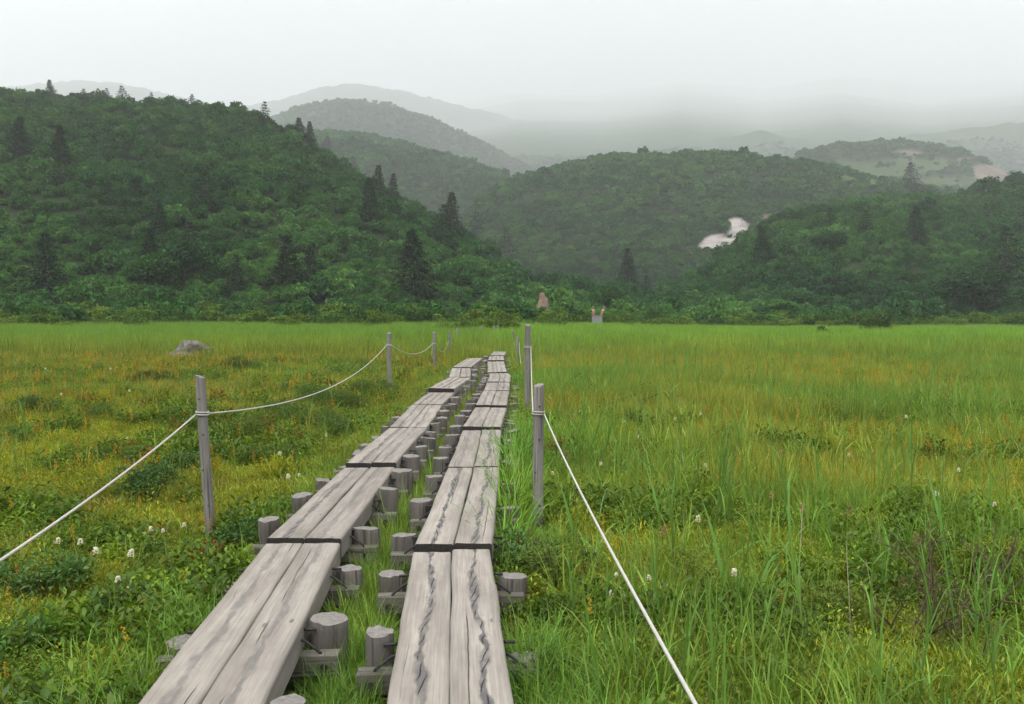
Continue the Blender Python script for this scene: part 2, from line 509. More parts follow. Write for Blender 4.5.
        # pale worn tread and greyer, greenish edges
        ed = nsmooth(nt, nmath(nt, 'ADD', nmath(nt, 'ABSOLUTE', u), nmath(nt, 'MULTIPLY', patch, 0.05)), 0.10, 0.16)
        col = nmix(nt, nmath(nt, 'MULTIPLY', ed, 0.35), col, (0.105, 0.100, 0.085))
        # knots
        kv = nt.nodes.new('ShaderNodeTexVoronoi'); kv.inputs['Scale'].default_value = 1.0
        nt.links.new(ncomb(nt, nmath(nt, 'MULTIPLY', u, 7.0), nmath(nt, 'MULTIPLY', vs_, 2.6), sd), kv.inputs['Vector'])
        km = nmath(nt, 'MULTIPLY', nmath(nt, 'SUBTRACT', 1.0, nsmooth(nt, kv.outputs['Distance'], 0.05, 0.11)), nmath(nt, 'MULTIPLY', topm, nsmooth(nt, broad, 0.5, 0.6)))
        col = nmix(nt, nmath(nt, 'MULTIPLY', km, 0.7), col, (0.06, 0.05, 0.042))
    if not deck:
        crk = nnoise(nt, ncomb(nt, nmath(nt, 'MULTIPLY', u, 55.0), nmath(nt, 'MULTIPLY', vs_, 1.2), sd), 1.0, 3)
        cm = nsmooth(nt, crk, 0.56, 0.68)
        col = nmix(nt, nmath(nt, 'MULTIPLY', cm, 0.6), col, (0.03, 0.027, 0.025))
        hgt = nmath(nt, 'SUBTRACT', hgt, nmath(nt, 'MULTIPLY', cm, 0.5))
    nrm = nbump(nt, hgt, 0.7, 0.012)
    principled(nt, out, col, 0.85, nrm, 0.2)
    return m
M_DECK = wood_mat("weathered_plank", (0.174, 0.155, 0.135), (0.252, 0.227, 0.199), (0.085, 0.08, 0.08))
M_LOG = wood_mat("weathered_log", (0.075, 0.068, 0.060), (0.135, 0.122, 0.110), (0.1, 0.1, 0.1), deck=False)
M_POST = wood_mat("weathered_post", (0.145, 0.135, 0.125), (0.215, 0.202, 0.19), (0.1, 0.1, 0.1), deck=False)
M_BEAM = wood_mat("weathered_beam", (0.080, 0.075, 0.062), (0.135, 0.125, 0.106), (0.1, 0.1, 0.1), deck=False)

def simple_mat(name, a, b, scale, rough=0.85, bump=0.3, bd=0.01, detail=5, spec=0.25):
    m, nt, out = new_mat(name)
    tc = nt.nodes.new("ShaderNodeTexCoord")
    n = nnoise(nt, tc.outputs["Object"], scale, detail, 0.6)
    col = nramp(nt, n, [(0.3, a), (0.7, b)])
    principled(nt, out, col, rough, nbump(nt, n, bump, bd), spec)
    return m
M_ENDGRAIN = simple_mat("shaded_end_grain", (0.012, 0.011, 0.010), (0.035, 0.031, 0.028), 60)  # dark end grain and dirt, with the plank ends' shade put into the colour
M_LOGTOP = simple_mat("log_top_grain", (0.11, 0.10, 0.092), (0.19, 0.178, 0.16), 40)
M_IRON = simple_mat("dark_iron", (0.012, 0.012, 0.014), (0.035, 0.033, 0.034), 80, 0.6)
M_ROPE = simple_mat("pale_rope", (0.30, 0.285, 0.26), (0.44, 0.425, 0.395), 160, 0.9, 0.5, 0.003)
M_BARK = simple_mat("tree_bark", (0.025, 0.021, 0.018), (0.06, 0.05, 0.043), 3, 0.95)
M_TWIG = simple_mat("dead_twig_bark", (0.052, 0.036, 0.022), (0.10, 0.074, 0.048), 30, 0.95)
M_DRY = simple_mat("dry_straw", (0.20, 0.17, 0.11), (0.32, 0.28, 0.20), 30, 0.9)
M_PALE = simple_mat("pale_bare_rock", (0.15, 0.14, 0.13), (0.31, 0.29, 0.265), 0.35, 0.9, 0.8, 0.5)
M_RED = simple_mat("red_pole_paint", (0.22, 0.085, 0.055), (0.29, 0.12, 0.08), 10)
M_WHITE = simple_mat("white_pole_paint", (0.30, 0.27, 0.24), (0.38, 0.35, 0.32), 10)
M_GREY = simple_mat("grey_metal_paint", (0.17, 0.175, 0.18), (0.23, 0.235, 0.24), 4)
def rock_mat():
    m, nt, out = new_mat("lichen_rock")
    tc = nt.nodes.new("ShaderNodeTexCoord")
    n = nnoise(nt, tc.outputs["Object"], 3.0, 6, 0.65)
    n2 = nnoise(nt, tc.outputs["Object"], 1.6, 4)
    col = nramp(nt, n, [(0.3, (0.03, 0.028, 0.026)), (0.52, (0.12, 0.112, 0.106)), (0.75, (0.24, 0.228, 0.218))])
    col = nmix(nt, nsmooth(nt, n2, 0.52, 0.62), col, (0.10, 0.11, 0.05))
    principled(nt, out, col, 0.9, nbump(nt, n, 0.8, 0.06))
    return m
M_ROCK = rock_mat()
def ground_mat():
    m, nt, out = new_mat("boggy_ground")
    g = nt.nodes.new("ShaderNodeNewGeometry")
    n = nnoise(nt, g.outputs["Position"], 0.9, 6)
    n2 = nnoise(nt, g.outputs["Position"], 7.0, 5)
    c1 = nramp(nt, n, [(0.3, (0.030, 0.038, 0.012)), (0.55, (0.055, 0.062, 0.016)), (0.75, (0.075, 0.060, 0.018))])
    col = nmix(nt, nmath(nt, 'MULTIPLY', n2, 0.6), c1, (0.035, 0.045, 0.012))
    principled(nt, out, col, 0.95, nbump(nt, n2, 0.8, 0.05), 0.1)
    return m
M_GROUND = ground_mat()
def hill_mat():
    m, nt, out = new_mat("hill_undergrowth")
    g = nt.nodes.new("ShaderNodeNewGeometry")
    at = nt.nodes.new("ShaderNodeAttribute"); at.attribute_name = "vcol"
    n = nnoise(nt, g.outputs["Position"], 0.12, 6, 0.65)
    n2 = nnoise(nt, g.outputs["Position"], 0.03, 6, 0.6)
    green = nramp(nt, n, [(0.3, (0.012, 0.022, 0.008)), (0.7, (0.022, 0.038, 0.012))])
    soil = nramp(nt, n2, [(0.3, (0.12, 0.09, 0.07)), (0.7, (0.20, 0.165, 0.135))])
    sp = nt.nodes.new("ShaderNodeSeparateColor"); nt.links.new(at.outputs["Color"], sp.inputs[0])
    lawn = nramp(nt, n, [(0.3, (0.038, 0.070, 0.026)), (0.7, (0.070, 0.10, 0.036))])
    spz = nt.nodes.new("ShaderNodeSeparateXYZ"); nt.links.new(g.outputs["Position"], spz.inputs[0])
    n4 = nnoise(nt, g.outputs["Position"], 0.02, 8, 0.7)
    canopy = nramp(nt, n4, [(0.3, (0.030, 0.055, 0.030)), (0.7, (0.070, 0.105, 0.055))])
    green = nmix(nt, nsmooth(nt, spz.outputs[1], 1500.0, 2100.0), green, canopy)
    col = nmix(nt, sp.outputs[1], green, lawn)
    col = nmix(nt, sp.outputs[0], col, soil)
    n3 = nnoise(nt, g.outputs["Position"], 0.16, 8, 0.75)
    pale = nramp(nt, n3, [(0.3, (0.14, 0.12, 0.108)), (0.5, (0.28, 0.255, 0.238)), (0.75, (0.40, 0.38, 0.36))])
    col = nmix(nt, sp.outputs[2], col, pale)
    principled(nt, out, col, 0.95, nbump(nt, n3, 0.6, 1.5), 0.05)
    return m
M_HILL = hill_mat()

# ------------------------------------------------------------------ ground and hills
def sheet(name, ys, ss, y_off, mat, colour=None):
    Y, S = np.meshgrid(ys, ss, indexing='ij')
    X = S * (Y + y_off)
    Z = H(X, Y)
    n, m = Y.shape
    V = np.stack([X.ravel(), Y.ravel(), Z.ravel()], 1)
    i = np.arange(n - 1)[:, None] * m + np.arange(m - 1)[None, :]
    i = i.ravel()
    F = np.stack([i, i + 1, i + m + 1, i + m], 1)
    vc = colour(V) if colour else None
    me = mesh_from(name, V, F, [mat], None, True, vc)
    o = obj(name, me)
    tag(o, kind="structure")
    return o
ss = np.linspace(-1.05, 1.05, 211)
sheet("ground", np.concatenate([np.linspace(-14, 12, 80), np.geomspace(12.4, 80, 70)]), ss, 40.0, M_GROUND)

def in_blob(x, y, z, spots):
    """0..1 mask of terrain spots given as (px, py, rx, ry) seen from the path"""
    px = CX + FPX * x / y
    e = np.arctan2(z - EYE, y)
    py = CY - FPX * np.tan(e + PITCH)
    m = np.zeros_like(x)
    for (a, b, rx, ry, y0, y1) in spots:
        q = ((px - a) / rx) ** 2 + ((py - b) / ry) ** 2
        q = q + (fbm(x, y, 18, 3) - 0.5) * 1.4
        m = np.maximum(m, sst(1.1, 0.8, q) * ((y > y0) & (y < y1)))
    return m
SOIL = [(985, 172, 26, 8, 700, 1400), (905, 153, 14, 3, 700, 1400), (960, 160, 10, 3, 700, 1400), (543, 298, 6, 8, 90, 300), (772, 216, 16, 3, 300, 900), (500, 190, 0.1, 0.1, 0, 1)]
PALE = [(737, 227, 14, 13, 380, 1000), (716, 243, 21, 10.5, 380, 1000), (733, 241, 6, 6, 380, 1000)]
LAWN = [(900, 166, 70, 9, 700, 1400), (870, 180, 40, 8, 500, 1300), (960, 182, 50, 6, 700, 1400)]
def hill_col(V):
    c = np.zeros((len(V), 3))
    c[:, 0] = in_blob(V[:, 0], V[:, 1], V[:, 2], SOIL)
    c[:, 1] = in_blob(V[:, 0], V[:, 1], V[:, 2], LAWN)
    c[:, 2] = in_blob(V[:, 0], V[:, 1], V[:, 2], PALE)
    return c
sh = np.linspace(-1.05, 1.05, 421)
sheet("hills", np.concatenate([[80.0], np.geomspace(81.5, 16200, 540)]), sh, 40.0, M_HILL, hill_col)

# ------------------------------------------------------------------ haze: one even volume round the whole place
hb_v, hb_f = box((0, 8200, 2049), (42000, 16800, 4110))
hz_m, hz_nt, hz_out = new_mat("haze_air")
pv = hz_nt.nodes.new("ShaderNodeVolumePrincipled")
pv.inputs["Color"].default_value = (0.880, 0.898, 0.912, 1)
pv.inputs["Density"].default_value = HAZE_DENSITY
pv.inputs["Anisotropy"].default_value = 0.1
hz_nt.links.new(pv.outputs[0], hz_out.inputs["Volume"])
haze = obj("haze", mesh_from("haze", hb_v, hb_f, [hz_m]))
tag(haze, kind="stuff")

# ------------------------------------------------------------------ scattering with geometry nodes (stuff only)
_gn_cache = {}
def proto_collection(name, meshes):
    c = bpy.data.collections.new(name)
    for i, me in enumerate(meshes):
        o = bpy.data.objects.new("%s.%03d" % (name, i), me)
        c.objects.link(o)
    return c
def scatter(name, pts, rot, scl, tint, idx, coll, label, cat):
    n = len(pts)
    me = bpy.data.meshes.new(name)
    me.vertices.add(n)
    me.vertices.foreach_set("co", np.asarray(pts, dtype=np.float32).ravel())
    a = me.attributes.new("rot", 'FLOAT_VECTOR', 'POINT'); a.data.foreach_set("vector", np.asarray(rot, dtype=np.float32).ravel())
    a = me.attributes.new("scl", 'FLOAT_VECTOR', 'POINT'); a.data.foreach_set("vector", np.asarray(scl, dtype=np.float32).ravel())
    t4 = np.ones((n, 4), dtype=np.float32); t4[:, :3] = tint
    a = me.attributes.new("tint", 'FLOAT_COLOR', 'POINT'); a.data.foreach_set("color", t4.ravel())
    a = me.attributes.new("idx", 'INT', 'POINT'); a.data.foreach_set("value", np.asarray(idx, dtype=np.int32))
    me.update()
    o = obj(name, me)
    ng = bpy.data.node_groups.new(name, 'GeometryNodeTree')
    ng.interface.new_socket("Geometry", in_out='INPUT', socket_type='NodeSocketGeometry')
    ng.interface.new_socket("Geometry", in_out='OUTPUT', socket_type='NodeSocketGeometry')
    N, L = ng.nodes, ng.links
    gi = N.new("NodeGroupInput"); go = N.new("NodeGroupOutput")
    ci = N.new("GeometryNodeCollectionInfo")
    ci.inputs["Collection"].default_value = coll
    ci.inputs["Separate Children"].default_value = True
    ci.inputs["Reset Children"].default_value = True
    iop = N.new("GeometryNodeInstanceOnPoints")
    iop.inputs["Pick Instance"].default_value = True
    def na(nm, ty):
        q = N.new("GeometryNodeInputNamedAttribute"); q.data_type = ty
        q.inputs["Name"].default_value = nm
        return q.outputs["Attribute"]
    L.new(gi.outputs[0], iop.inputs["Points"])
    L.new(ci.outputs[0], iop.inputs["Instance"])
    L.new(na("idx", 'INT'), iop.inputs["Instance Index"])
    L.new(na("rot", 'FLOAT_VECTOR'), iop.inputs["Rotation"])
    L.new(na("scl", 'FLOAT_VECTOR'), iop.inputs["Scale"])
    L.new(iop.outputs[0], go.inputs[0])
    md = o.modifiers.new("scatter", 'NODES')
    md.node_group = ng
    tag(o, label, cat, kind="stuff")
    return o

# ------------------------------------------------------------------ plant prototypes
def blades(n, hmin, hmax, spread, lean, curl, width, col=(1, 1, 1), cvar=0.18, seg=4, rng=RNG, droop=0.0, warm=0.0):
    """n arching grass blades as tapered strips -> V, F(quads), C"""
    az = rng.uniform(0, 2 * PI, n); r = spread * np.sqrt(rng.random(n))
    bx = r * np.cos(az); by = r * np.sin(az)
    a2 = az + rng.normal(0, 0.9, n)
    L = rng.uniform(hmin, hmax, n)
    th0 = np.abs(rng.normal(0, lean, n)); k = np.abs(rng.normal(curl, curl * 0.6, n)) + droop
    w = width * rng.uniform(0.7, 1.3, n)
    V = np.zeros((n, seg + 1, 2, 3)); px = bx.copy(); py = by.copy(); pz = np.zeros(n) - 0.02
    tw = a2 + PI / 2 + rng.normal(0, 0.5, n)
    for s in range(seg + 1):
        t = s / seg
        ww = w * (1 - t ** 1.8) * (0.75 + 0.5 * min(1, t * 3) * 0.5) + 0.0006
        for q, sg in enumerate((-0.5, 0.5)):
            V[:, s, q, 0] = px + sg * ww * np.cos(tw)
            V[:, s, q, 1] = py + sg * ww * np.sin(tw)
            V[:, s, q, 2] = pz
        th = th0 + k * t * t * 1.6
        st = L / seg
        px = px + st * np.sin(th) * np.cos(a2); py = py + st * np.sin(th) * np.sin(a2); pz = pz + st * np.cos(th)
    base = (np.arange(n) * (seg + 1) * 2)[:, None] + (np.arange(seg) * 2)[None, :]
    base = base.ravel()
    F = np.stack([base, base + 1, base + 3, base + 2], 1)
    c = np.array(col)[None, :] * (1 + rng.normal(0, cvar, (n, 1)))
    c = c * (1 + rng.normal(0, 0.06, (n, 3)))
    pale = rng.random(n) < 0.10
    c[pale] = c[pale] * np.array([1.55, 1.5, 2.0])
    if warm > 0:
        m = rng.random(n) < warm
        c[m] = c[m] * np.array([1.7, 1.15, 0.9])
    C = np.repeat(np.clip(c, 0.02, 3), (seg + 1) * 2, axis=0)
    return V.reshape(-1, 3), F, C

def leaves(P, Nrm, L, W, rng=RNG, col=(1, 1, 1), cvar=0.2, fold=0.25):
    """leaf-shaped six-vertex pairs of quads at points P with directions Nrm (leaf axis)"""
    n = len(P)
    D = Nrm / np.linalg.norm(Nrm, axis=1, keepdims=True)
    A = rng.normal(0, 1, (n, 3)); A[:, 2] *= 0.3
    S = np.cross(D, np.array([0, 0, 1.0]) + 0.35 * A); S /= np.linalg.norm(S, axis=1, keepdims=True) + 1e-9
    U = np.cross(S, D)
    L = (L * rng.uniform(0.7, 1.3, n))[:, None]; W = (W * rng.uniform(0.75, 1.25, n))[:, None]
    b = P; t = P + D * L - U * L * 0.12
    m1 = P + D * L * 0.45; f = U * W * fold
    l = m1 - S * W * 0.5 + f; r = m1 + S * W * 0.5 + f
    V = np.stack([b, r, t, l], 1).reshape(-1, 3)
    i = np.arange(n) * 4
    F = np.stack([i, i + 1, i + 2, i + 3], 1)
    c = np.array(col)[None, :] * (1 + rng.normal(0, cvar, (n, 1))) * (1 + rng.normal(0, 0.05, (n, 3)))
    C = np.repeat(np.clip(c, 0.02, 3), 4, axis=0)
    return V, F, C

def joinq(parts):
    V, F, C, n = [], [], [], 0
    for v, f, c in parts:
        V.append(v); F.append(f + n); C.append(c); n += len(v)
    return np.vstack(V), np.vstack(F), np.vstack(C)

def stalk(p0, p1, w, col):
    """thin crossed strips"""
    p0 = np.array(p0, float); p1 = np.array(p1, float)
    V = []; 
    for d in ((w / 2, 0, 0), (0, w / 2, 0)):
        d = np.array(d); V += [p0 - d, p0 + d, p1 + d * 0.6, p1 - d * 0.6]
    return np.array(V), np.array([[0, 1, 2, 3], [4, 5, 6, 7]]), np.tile(np.array(col, float), (8, 1))

def herb(n, rad, h, L, W, col, rng=RNG, up=0.35, cvar=0.2):
    """low leafy clump: short leafy shoots over a dome"""
    ns = max(4, n // 8)
    az = rng.uniform(0, 2 * PI, ns); rr = rad * np.sqrt(rng.random(ns))
    top = h * (1 - 0.6 * (rr / rad) ** 2) * rng.uniform(0.6, 1.1, ns)
    P, D = [], []
    for i in range(ns):
        bx, by = rr[i] * math.cos(az[i]), rr[i] * math.sin(az[i])
        a0 = rng.uniform(0, 2 * PI)
        for k in range(8):
            a = a0 + k * 2.4
            z = top[i] * (0.35 + 0.65 * (k + 1) / 8)
            P.append((bx + 0.01 * math.cos(a), by + 0.01 * math.sin(a), z))
            D.append((math.cos(a), math.sin(a), up + rng.normal(0, 0.25) + 0.5 * (k / 8)))
    return leaves(np.array(P), np.array(D), L, W, rng, col, cvar)

def reed(h, nl, rng=RNG, col=(1, 1, 1), lw=0.013, ll=0.34):
    dx, dy = rng.normal(0, 0.06, 2) * h
    parts = [stalk((0, 0, -0.02), (dx, dy, h * 0.92), 0.006, np.array(col) * 0.9)]
    for k in range(nl):
        t = 0.25 + 0.75 * (k + 0.5) / nl
        a = k * PI + rng.normal(0, 0.6)
        v, f, c = blades(1, ll * 0.8, ll * 1.2, 0.0, 0.35, 0.7, lw, col, 0.1, 5, rng)
        # rotate to its azimuth
        ang = a - math.atan2(v[-1, 1], v[-1, 0] + 1e-9)
        R = np.array([[math.cos(ang), math.sin(ang), 0], [-math.sin(ang), math.cos(ang), 0], [0, 0, 1]])
        v = v @ R + np.array([dx * t, dy * t, h * 0.92 * t])
        parts.append((v, f, c))
    return joinq(parts)

def spike(h, hc, wc, n, col, stem_col, rng=RNG):
    """thin stalk with a dense spike of tiny florets"""
    dx, dy = rng.normal(0, 0.08, 2) * h
    parts = [stalk((0, 0, -0.02), (dx, dy, h), 0.004, stem_col)]
    t = rng.random(n)
    a = rng.uniform(0, 2 * PI, n)
    tap = np.minimum(1, 1.25 - t)
    P = np.stack([dx + 0.3 * wc * tap * np.cos(a), dy + 0.3 * wc * tap * np.sin(a), h - hc + hc * t], 1)
    D = np.stack([np.cos(a), np.sin(a), rng.uniform(0.1, 0.9, n)], 1)
    parts.append(leaves(P, D, wc * 0.55, wc * 0.5, rng, col, 0.12))
    return joinq(parts)

def pm(name, vfc, mat):
    return mesh_from(name, vfc[0], vfc[1], [mat], None, False, vfc[2])

G1 = (1, 1, 1)
grass_protos = []
# 0-3 fine sedge, 4-6 broader arching grass, 7-8 short fine turf
for i in range(4): grass_protos.append(pm("sedge", blades(34, 0.16, 0.40, 0.09, 0.28, 0.75, 0.0055, G1, 0.22, 4, warm=0.06), M_GRASS))
for i in range(3): grass_protos.append(pm("broad_grass", blades(16, 0.28, 0.56, 0.07, 0.30, 1.0, 0.0115, (1.0, 1.05, 0.95), 0.2, 5, warm=0.04), M_GRASS))
for i in range(2): grass_protos.append(pm("turf", blades(46, 0.06, 0.2, 0.11, 0.5, 0.7, 0.0048, (1.05, 1.0, 0.9), 0.25, 3, warm=0.12), M_GRASS))
# 9-10 middle-distance sedge (wider clump), 11-13 tall far grass
for i in range(2): grass_protos.append(pm("sedge_clump", blades(70, 0.2, 0.5, 0.3, 0.28, 0.6, 0.008, G1, 0.25, 3, warm=0.08), M_GRASS))
for i in range(3): grass_protos.append(pm("tall_grass", blades(46, 0.45, 1.0, 0.4, 0.16, 0.5, 0.016, G1, 0.25, 3, warm=0.03), M_GRASS))
# 14-16 reeds
for i in range(3):
    grass_protos.append(pm("reed", joinq([tuple_ for tuple_ in [reed(RNG.uniform(0.6, 0.85), 6)]]), M_GRASS))
C_GRASS = proto_collection("grass_tuft", grass_protos)

herb_protos = []
for i in range(3): herb_protos.append(pm("small_herb", herb(300, 0.15, 0.18, 0.024, 0.011, (1, 1, 1)), M_GRASS))
for i in range(2): herb_protos.append(pm("broad_herb", herb(150, 0.15, 0.21, 0.042, 0.021, (0.95, 1, 0.9)), M_GRASS))
for i in range(2): herb_protos.append(pm("whorled_herb", herb(320, 0.14, 0.16, 0.034, 0.0065, (1.1, 1.05, 0.85), up=0.7), M_GRASS))
C_HERB = proto_collection("herb_clump", herb_protos)

fl_protos = []
for i in range(3): fl_protos.append(pm("orange_spike", joinq([spike(RNG.uniform(0.24, 0.36), 0.11, 0.022, 40, (0.42, 0.25, 0.024), (0.20, 0.17, 0.03)) for _ in range(1)]), M_GRASS))
fl_protos.append(pm("pink_plume", spike(0.5, 0.09, 0.03, 40, (0.30, 0.21, 0.11), (0.2, 0.17, 0.07)), M_GRASS))
fl_protos.append(pm("white_speck", spike(0.42, 0.035, 0.028, 26, (0.75, 0.75, 0.70), (0.12, 0.18, 0.05)), M_GRASS))
C_FLOWER = proto_collection("bog_flower", fl_protos)

# ------------------------------------------------------------------ boardwalk layout (plan view, metres)
# (near y, far y, near centre x, far centre x, near top z, far top z)
RIGHT = [(2.78, 5.66, -0.205, -0.385, 0.345, 0.332), (5.70, 8.62, -0.375, -0.372, 0.366, 0.352), (8.65, 11.42, -0.372, -0.388, 0.358, 0.345),
         (11.46, 14.10, -0.386, -0.335, 0.385, 0.35), (14.14, 16.95, -0.33, -0.30, 0.385, 0.36), (16.98, 19.0, -0.30, -0.29, 0.365, 0.36),
         (19.03, 20.9, -0.285, -0.275, 0.375, 0.36), (21.0, 22.4, -0.25, -0.34, 0.33, 0.33), (22.4, 27.2, -0.37, -0.49, 0.35, 0.35), (27.3, 30.4, -0.48, -0.52, 0.39, 0.37), (30.5, 34.0, -0.5, -0.45, 0.39, 0.37)]
LEFT = [(2.95, 5.86, -1.175, -1.378, 0.345, 0.330), (5.90, 8.72, -1.378, -1.39, 0.357, 0.340), (8.78, 11.60, -1.385, -1.345, 0.372, 0.355),
        (11.62, 14.55, -1.345, -1.385, 0.36, 0.345), (14.58, 16.95, -1.38, -1.33, 0.35, 0.33), (17.05, 20.5, -1.345, -1.18, 0.40, 0.36),
        (20.55, 24.1, -1.2, -1.36, 0.37, 0.35), (24.15, 29.3, -1.36, -1.2, 0.37, 0.35)]
def walk_dist(x, y):
    """distance of points to the nearest walk centre line, and whether between the two walks"""
    cl = np.interp(y, [a for s in LEFT for a in (s[0], s[1])], [a for s in LEFT for a in (s[2], s[3])])
    cr = np.interp(y, [a for s in RIGHT for a in (s[0], s[1])], [a for s in RIGHT for a in (s[2], s[3])])
    sl = -0.075
    cl = np.where(y < 2.95, -1.135 + (2.95 - y) * 0.08, cl); cr = np.where(y < 2.78, -0.185 + (2.78 - y) * 0.07, cr)
    dl = np.where(y < 29.4, np.abs(x - cl), 9.0); dr = np.where(y < 34.1, np.abs(x - cr), 9.0)
    between = (x > cl) & (x < cr) & (y < 34)
    return np.minimum(dl, dr), between, cl, cr

PLANK_W, PLANK_T = 0.245, 0.135
def plank_mesh(L, rng):
    """a thick worn plank along +y, top at z=0, rounded worn edges"""
    nl = 26
    w, t, b = PLANK_W / 2, PLANK_T, 0.012
    sec = [(-w, -t), (-w, -t * 0.5), (-w, -b), (-w + b * 0.35, -b * 0.35), (-w + b, 0)] + [(-w + b + (2 * w - 2 * b) * k / 6, 0) for k in range(1, 6)] + \
          [(w - b, 0), (w - b * 0.35, -b * 0.35), (w, -b), (w, -t * 0.5), (w, -t)]
    ns = len(sec)
    V, UV = [], []
    ph = rng.uniform(0, 50)
    bow = rng.normal(0, 0.004)
    for i in range(nl + 1):
        y = L * i / nl
        for k, (x, z) in enumerate(sec):
            side = 1 if x > 0 else -1
            wob = (float(fbm(y + ph, side * 3.0, 0.5, 3)) - 0.5) * 0.016
            ex = x + side * wob * (abs(x) / w) ** 2
            ez = z + ((float(fbm(y * 1.3 + ph, x * 8, 0.4, 3)) - 0.5) * 0.008 if z > -0.03 else 0)
            ex += bow * math.sin(PI * y / L)
            V.append((ex, y, ez))
            top = 1.0 if z > -0.006 else 0.0
            u = x if z > -0.02 else x + side * (-z)
            UV.append((u, y + 0.0, top))
    F, mi = [], []
    for i in range(nl):
        for k in range(ns):
            k2 = (k + 1) % ns
            F.append((i * ns + k, i * ns + k2, (i + 1) * ns + k2, (i + 1) * ns + k)); mi.append(0)
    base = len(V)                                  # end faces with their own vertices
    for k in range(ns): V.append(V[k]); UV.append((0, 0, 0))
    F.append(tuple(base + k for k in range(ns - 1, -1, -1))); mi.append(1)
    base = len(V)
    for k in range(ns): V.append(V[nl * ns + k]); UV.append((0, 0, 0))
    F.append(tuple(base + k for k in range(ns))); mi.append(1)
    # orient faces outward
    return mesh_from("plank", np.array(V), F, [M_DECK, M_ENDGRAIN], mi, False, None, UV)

def log_mesh(name, r, h, rng, mats, split=False, lean=0.0):
    n = 18
    V, F, mi, UV = [], [], [], []
    ang0 = rng.uniform(0, 2 * PI)
    rr = [r * (1 + 0.06 * math.sin(2 * a + ang0) + rng.normal(0, 0.022)) for a in np.linspace(0, 2 * PI, n, endpoint=False)]
    for _ in range(int(rng.integers(0, 3))):                     # flats where the log was split or hewn
        a1 = rng.uniform(0, 2 * PI); dd = r * rng.uniform(0.72, 0.9)
        for k in range(n):
            q = math.cos(2 * PI * k / n - a1)
            if q > 0.1: rr[k] = min(rr[k], dd / q)
    chip = [rng.normal(0, 0.0028) for _ in range(n)]
    tilt = rng.normal(0, 0.07, 2); lean = rng.normal(0, 0.012)
    rows = [0.0, 0.5, 0.94, 1.0]
    for j, t in enumerate(rows):
        for k in range(n):
            a = 2 * PI * k / n
            q = rr[k] * (0.97 if j == 3 else 1.0)
            x, y = q * math.cos(a), q * math.sin(a)
            z = h * t + (tilt[0] * x + tilt[1] * y if t > 0.4 else 0) + (chip[k] if t > 0.9 else 0)
            V.append((x + lean * t, y, z)); UV.append((a * r * 0.8, z, 0))
    for j in range(len(rows) - 1):
        for k in range(n):
            k2 = (k + 1) % n
            F.append((j * n + k, j * n + k2, (j + 1) * n + k2, (j + 1) * n + k)); mi.append(0)
    b = len(V)
    for k in range(n): V.append(V[3 * n + k]); UV.append((0, 0, 0))
    c = len(V); V.append((lean, 0, h + 0.004)); UV.append((0, 0, 0))
    for k in range(n): F.append((b + k, b + (k + 1) % n, c)); mi.append(1)
    return mesh_from(name, np.array(V), F, mats, mi, False, None, UV)

def beam_mesh(name, L, w, h, rng, mat):
    """crossbeam along x, centred; chamfered"""
    sec = [(-w / 2 + .006, -h / 2), (w / 2 - .006, -h / 2), (w / 2, -h / 2 + .006), (w / 2, h / 2 - .006), (w / 2 - .006, h / 2), (-w / 2 + .006, h / 2), (-w / 2, h / 2 - .006), (-w / 2, -h / 2 + .006)]
    V, F, UV = [], [], []
    n = 7
    for i in range(n):
        x = -L / 2 + L * i / (n - 1)
        for (y, z) in sec:
            V.append((x, y + rng.normal(0, 0.0015), z + rng.normal(0, 0.0015))); UV.append((y + z * 1.3, x, 0))
    m = len(sec)
    for i in range(n - 1):
        for k in range(m):
            k2 = (k + 1) % m
            F.append((i * m + k, (i + 1) * m + k, (i + 1) * m + k2, i * m + k2))
    F.append(tuple(range(m))); F.append(tuple((n - 1) * m + k for k in range(m - 1, -1, -1)))
    return mesh_from(name, np.array(V), F, [mat], None, False, None, UV)

def fix_normals(o):
    import bmesh
    bm = bmesh.new(); bm.from_mesh(o.data)
    bmesh.ops.recalc_face_normals(bm, faces=bm.faces)
    bm.to_mesh(o.data); bm.free()
    return o

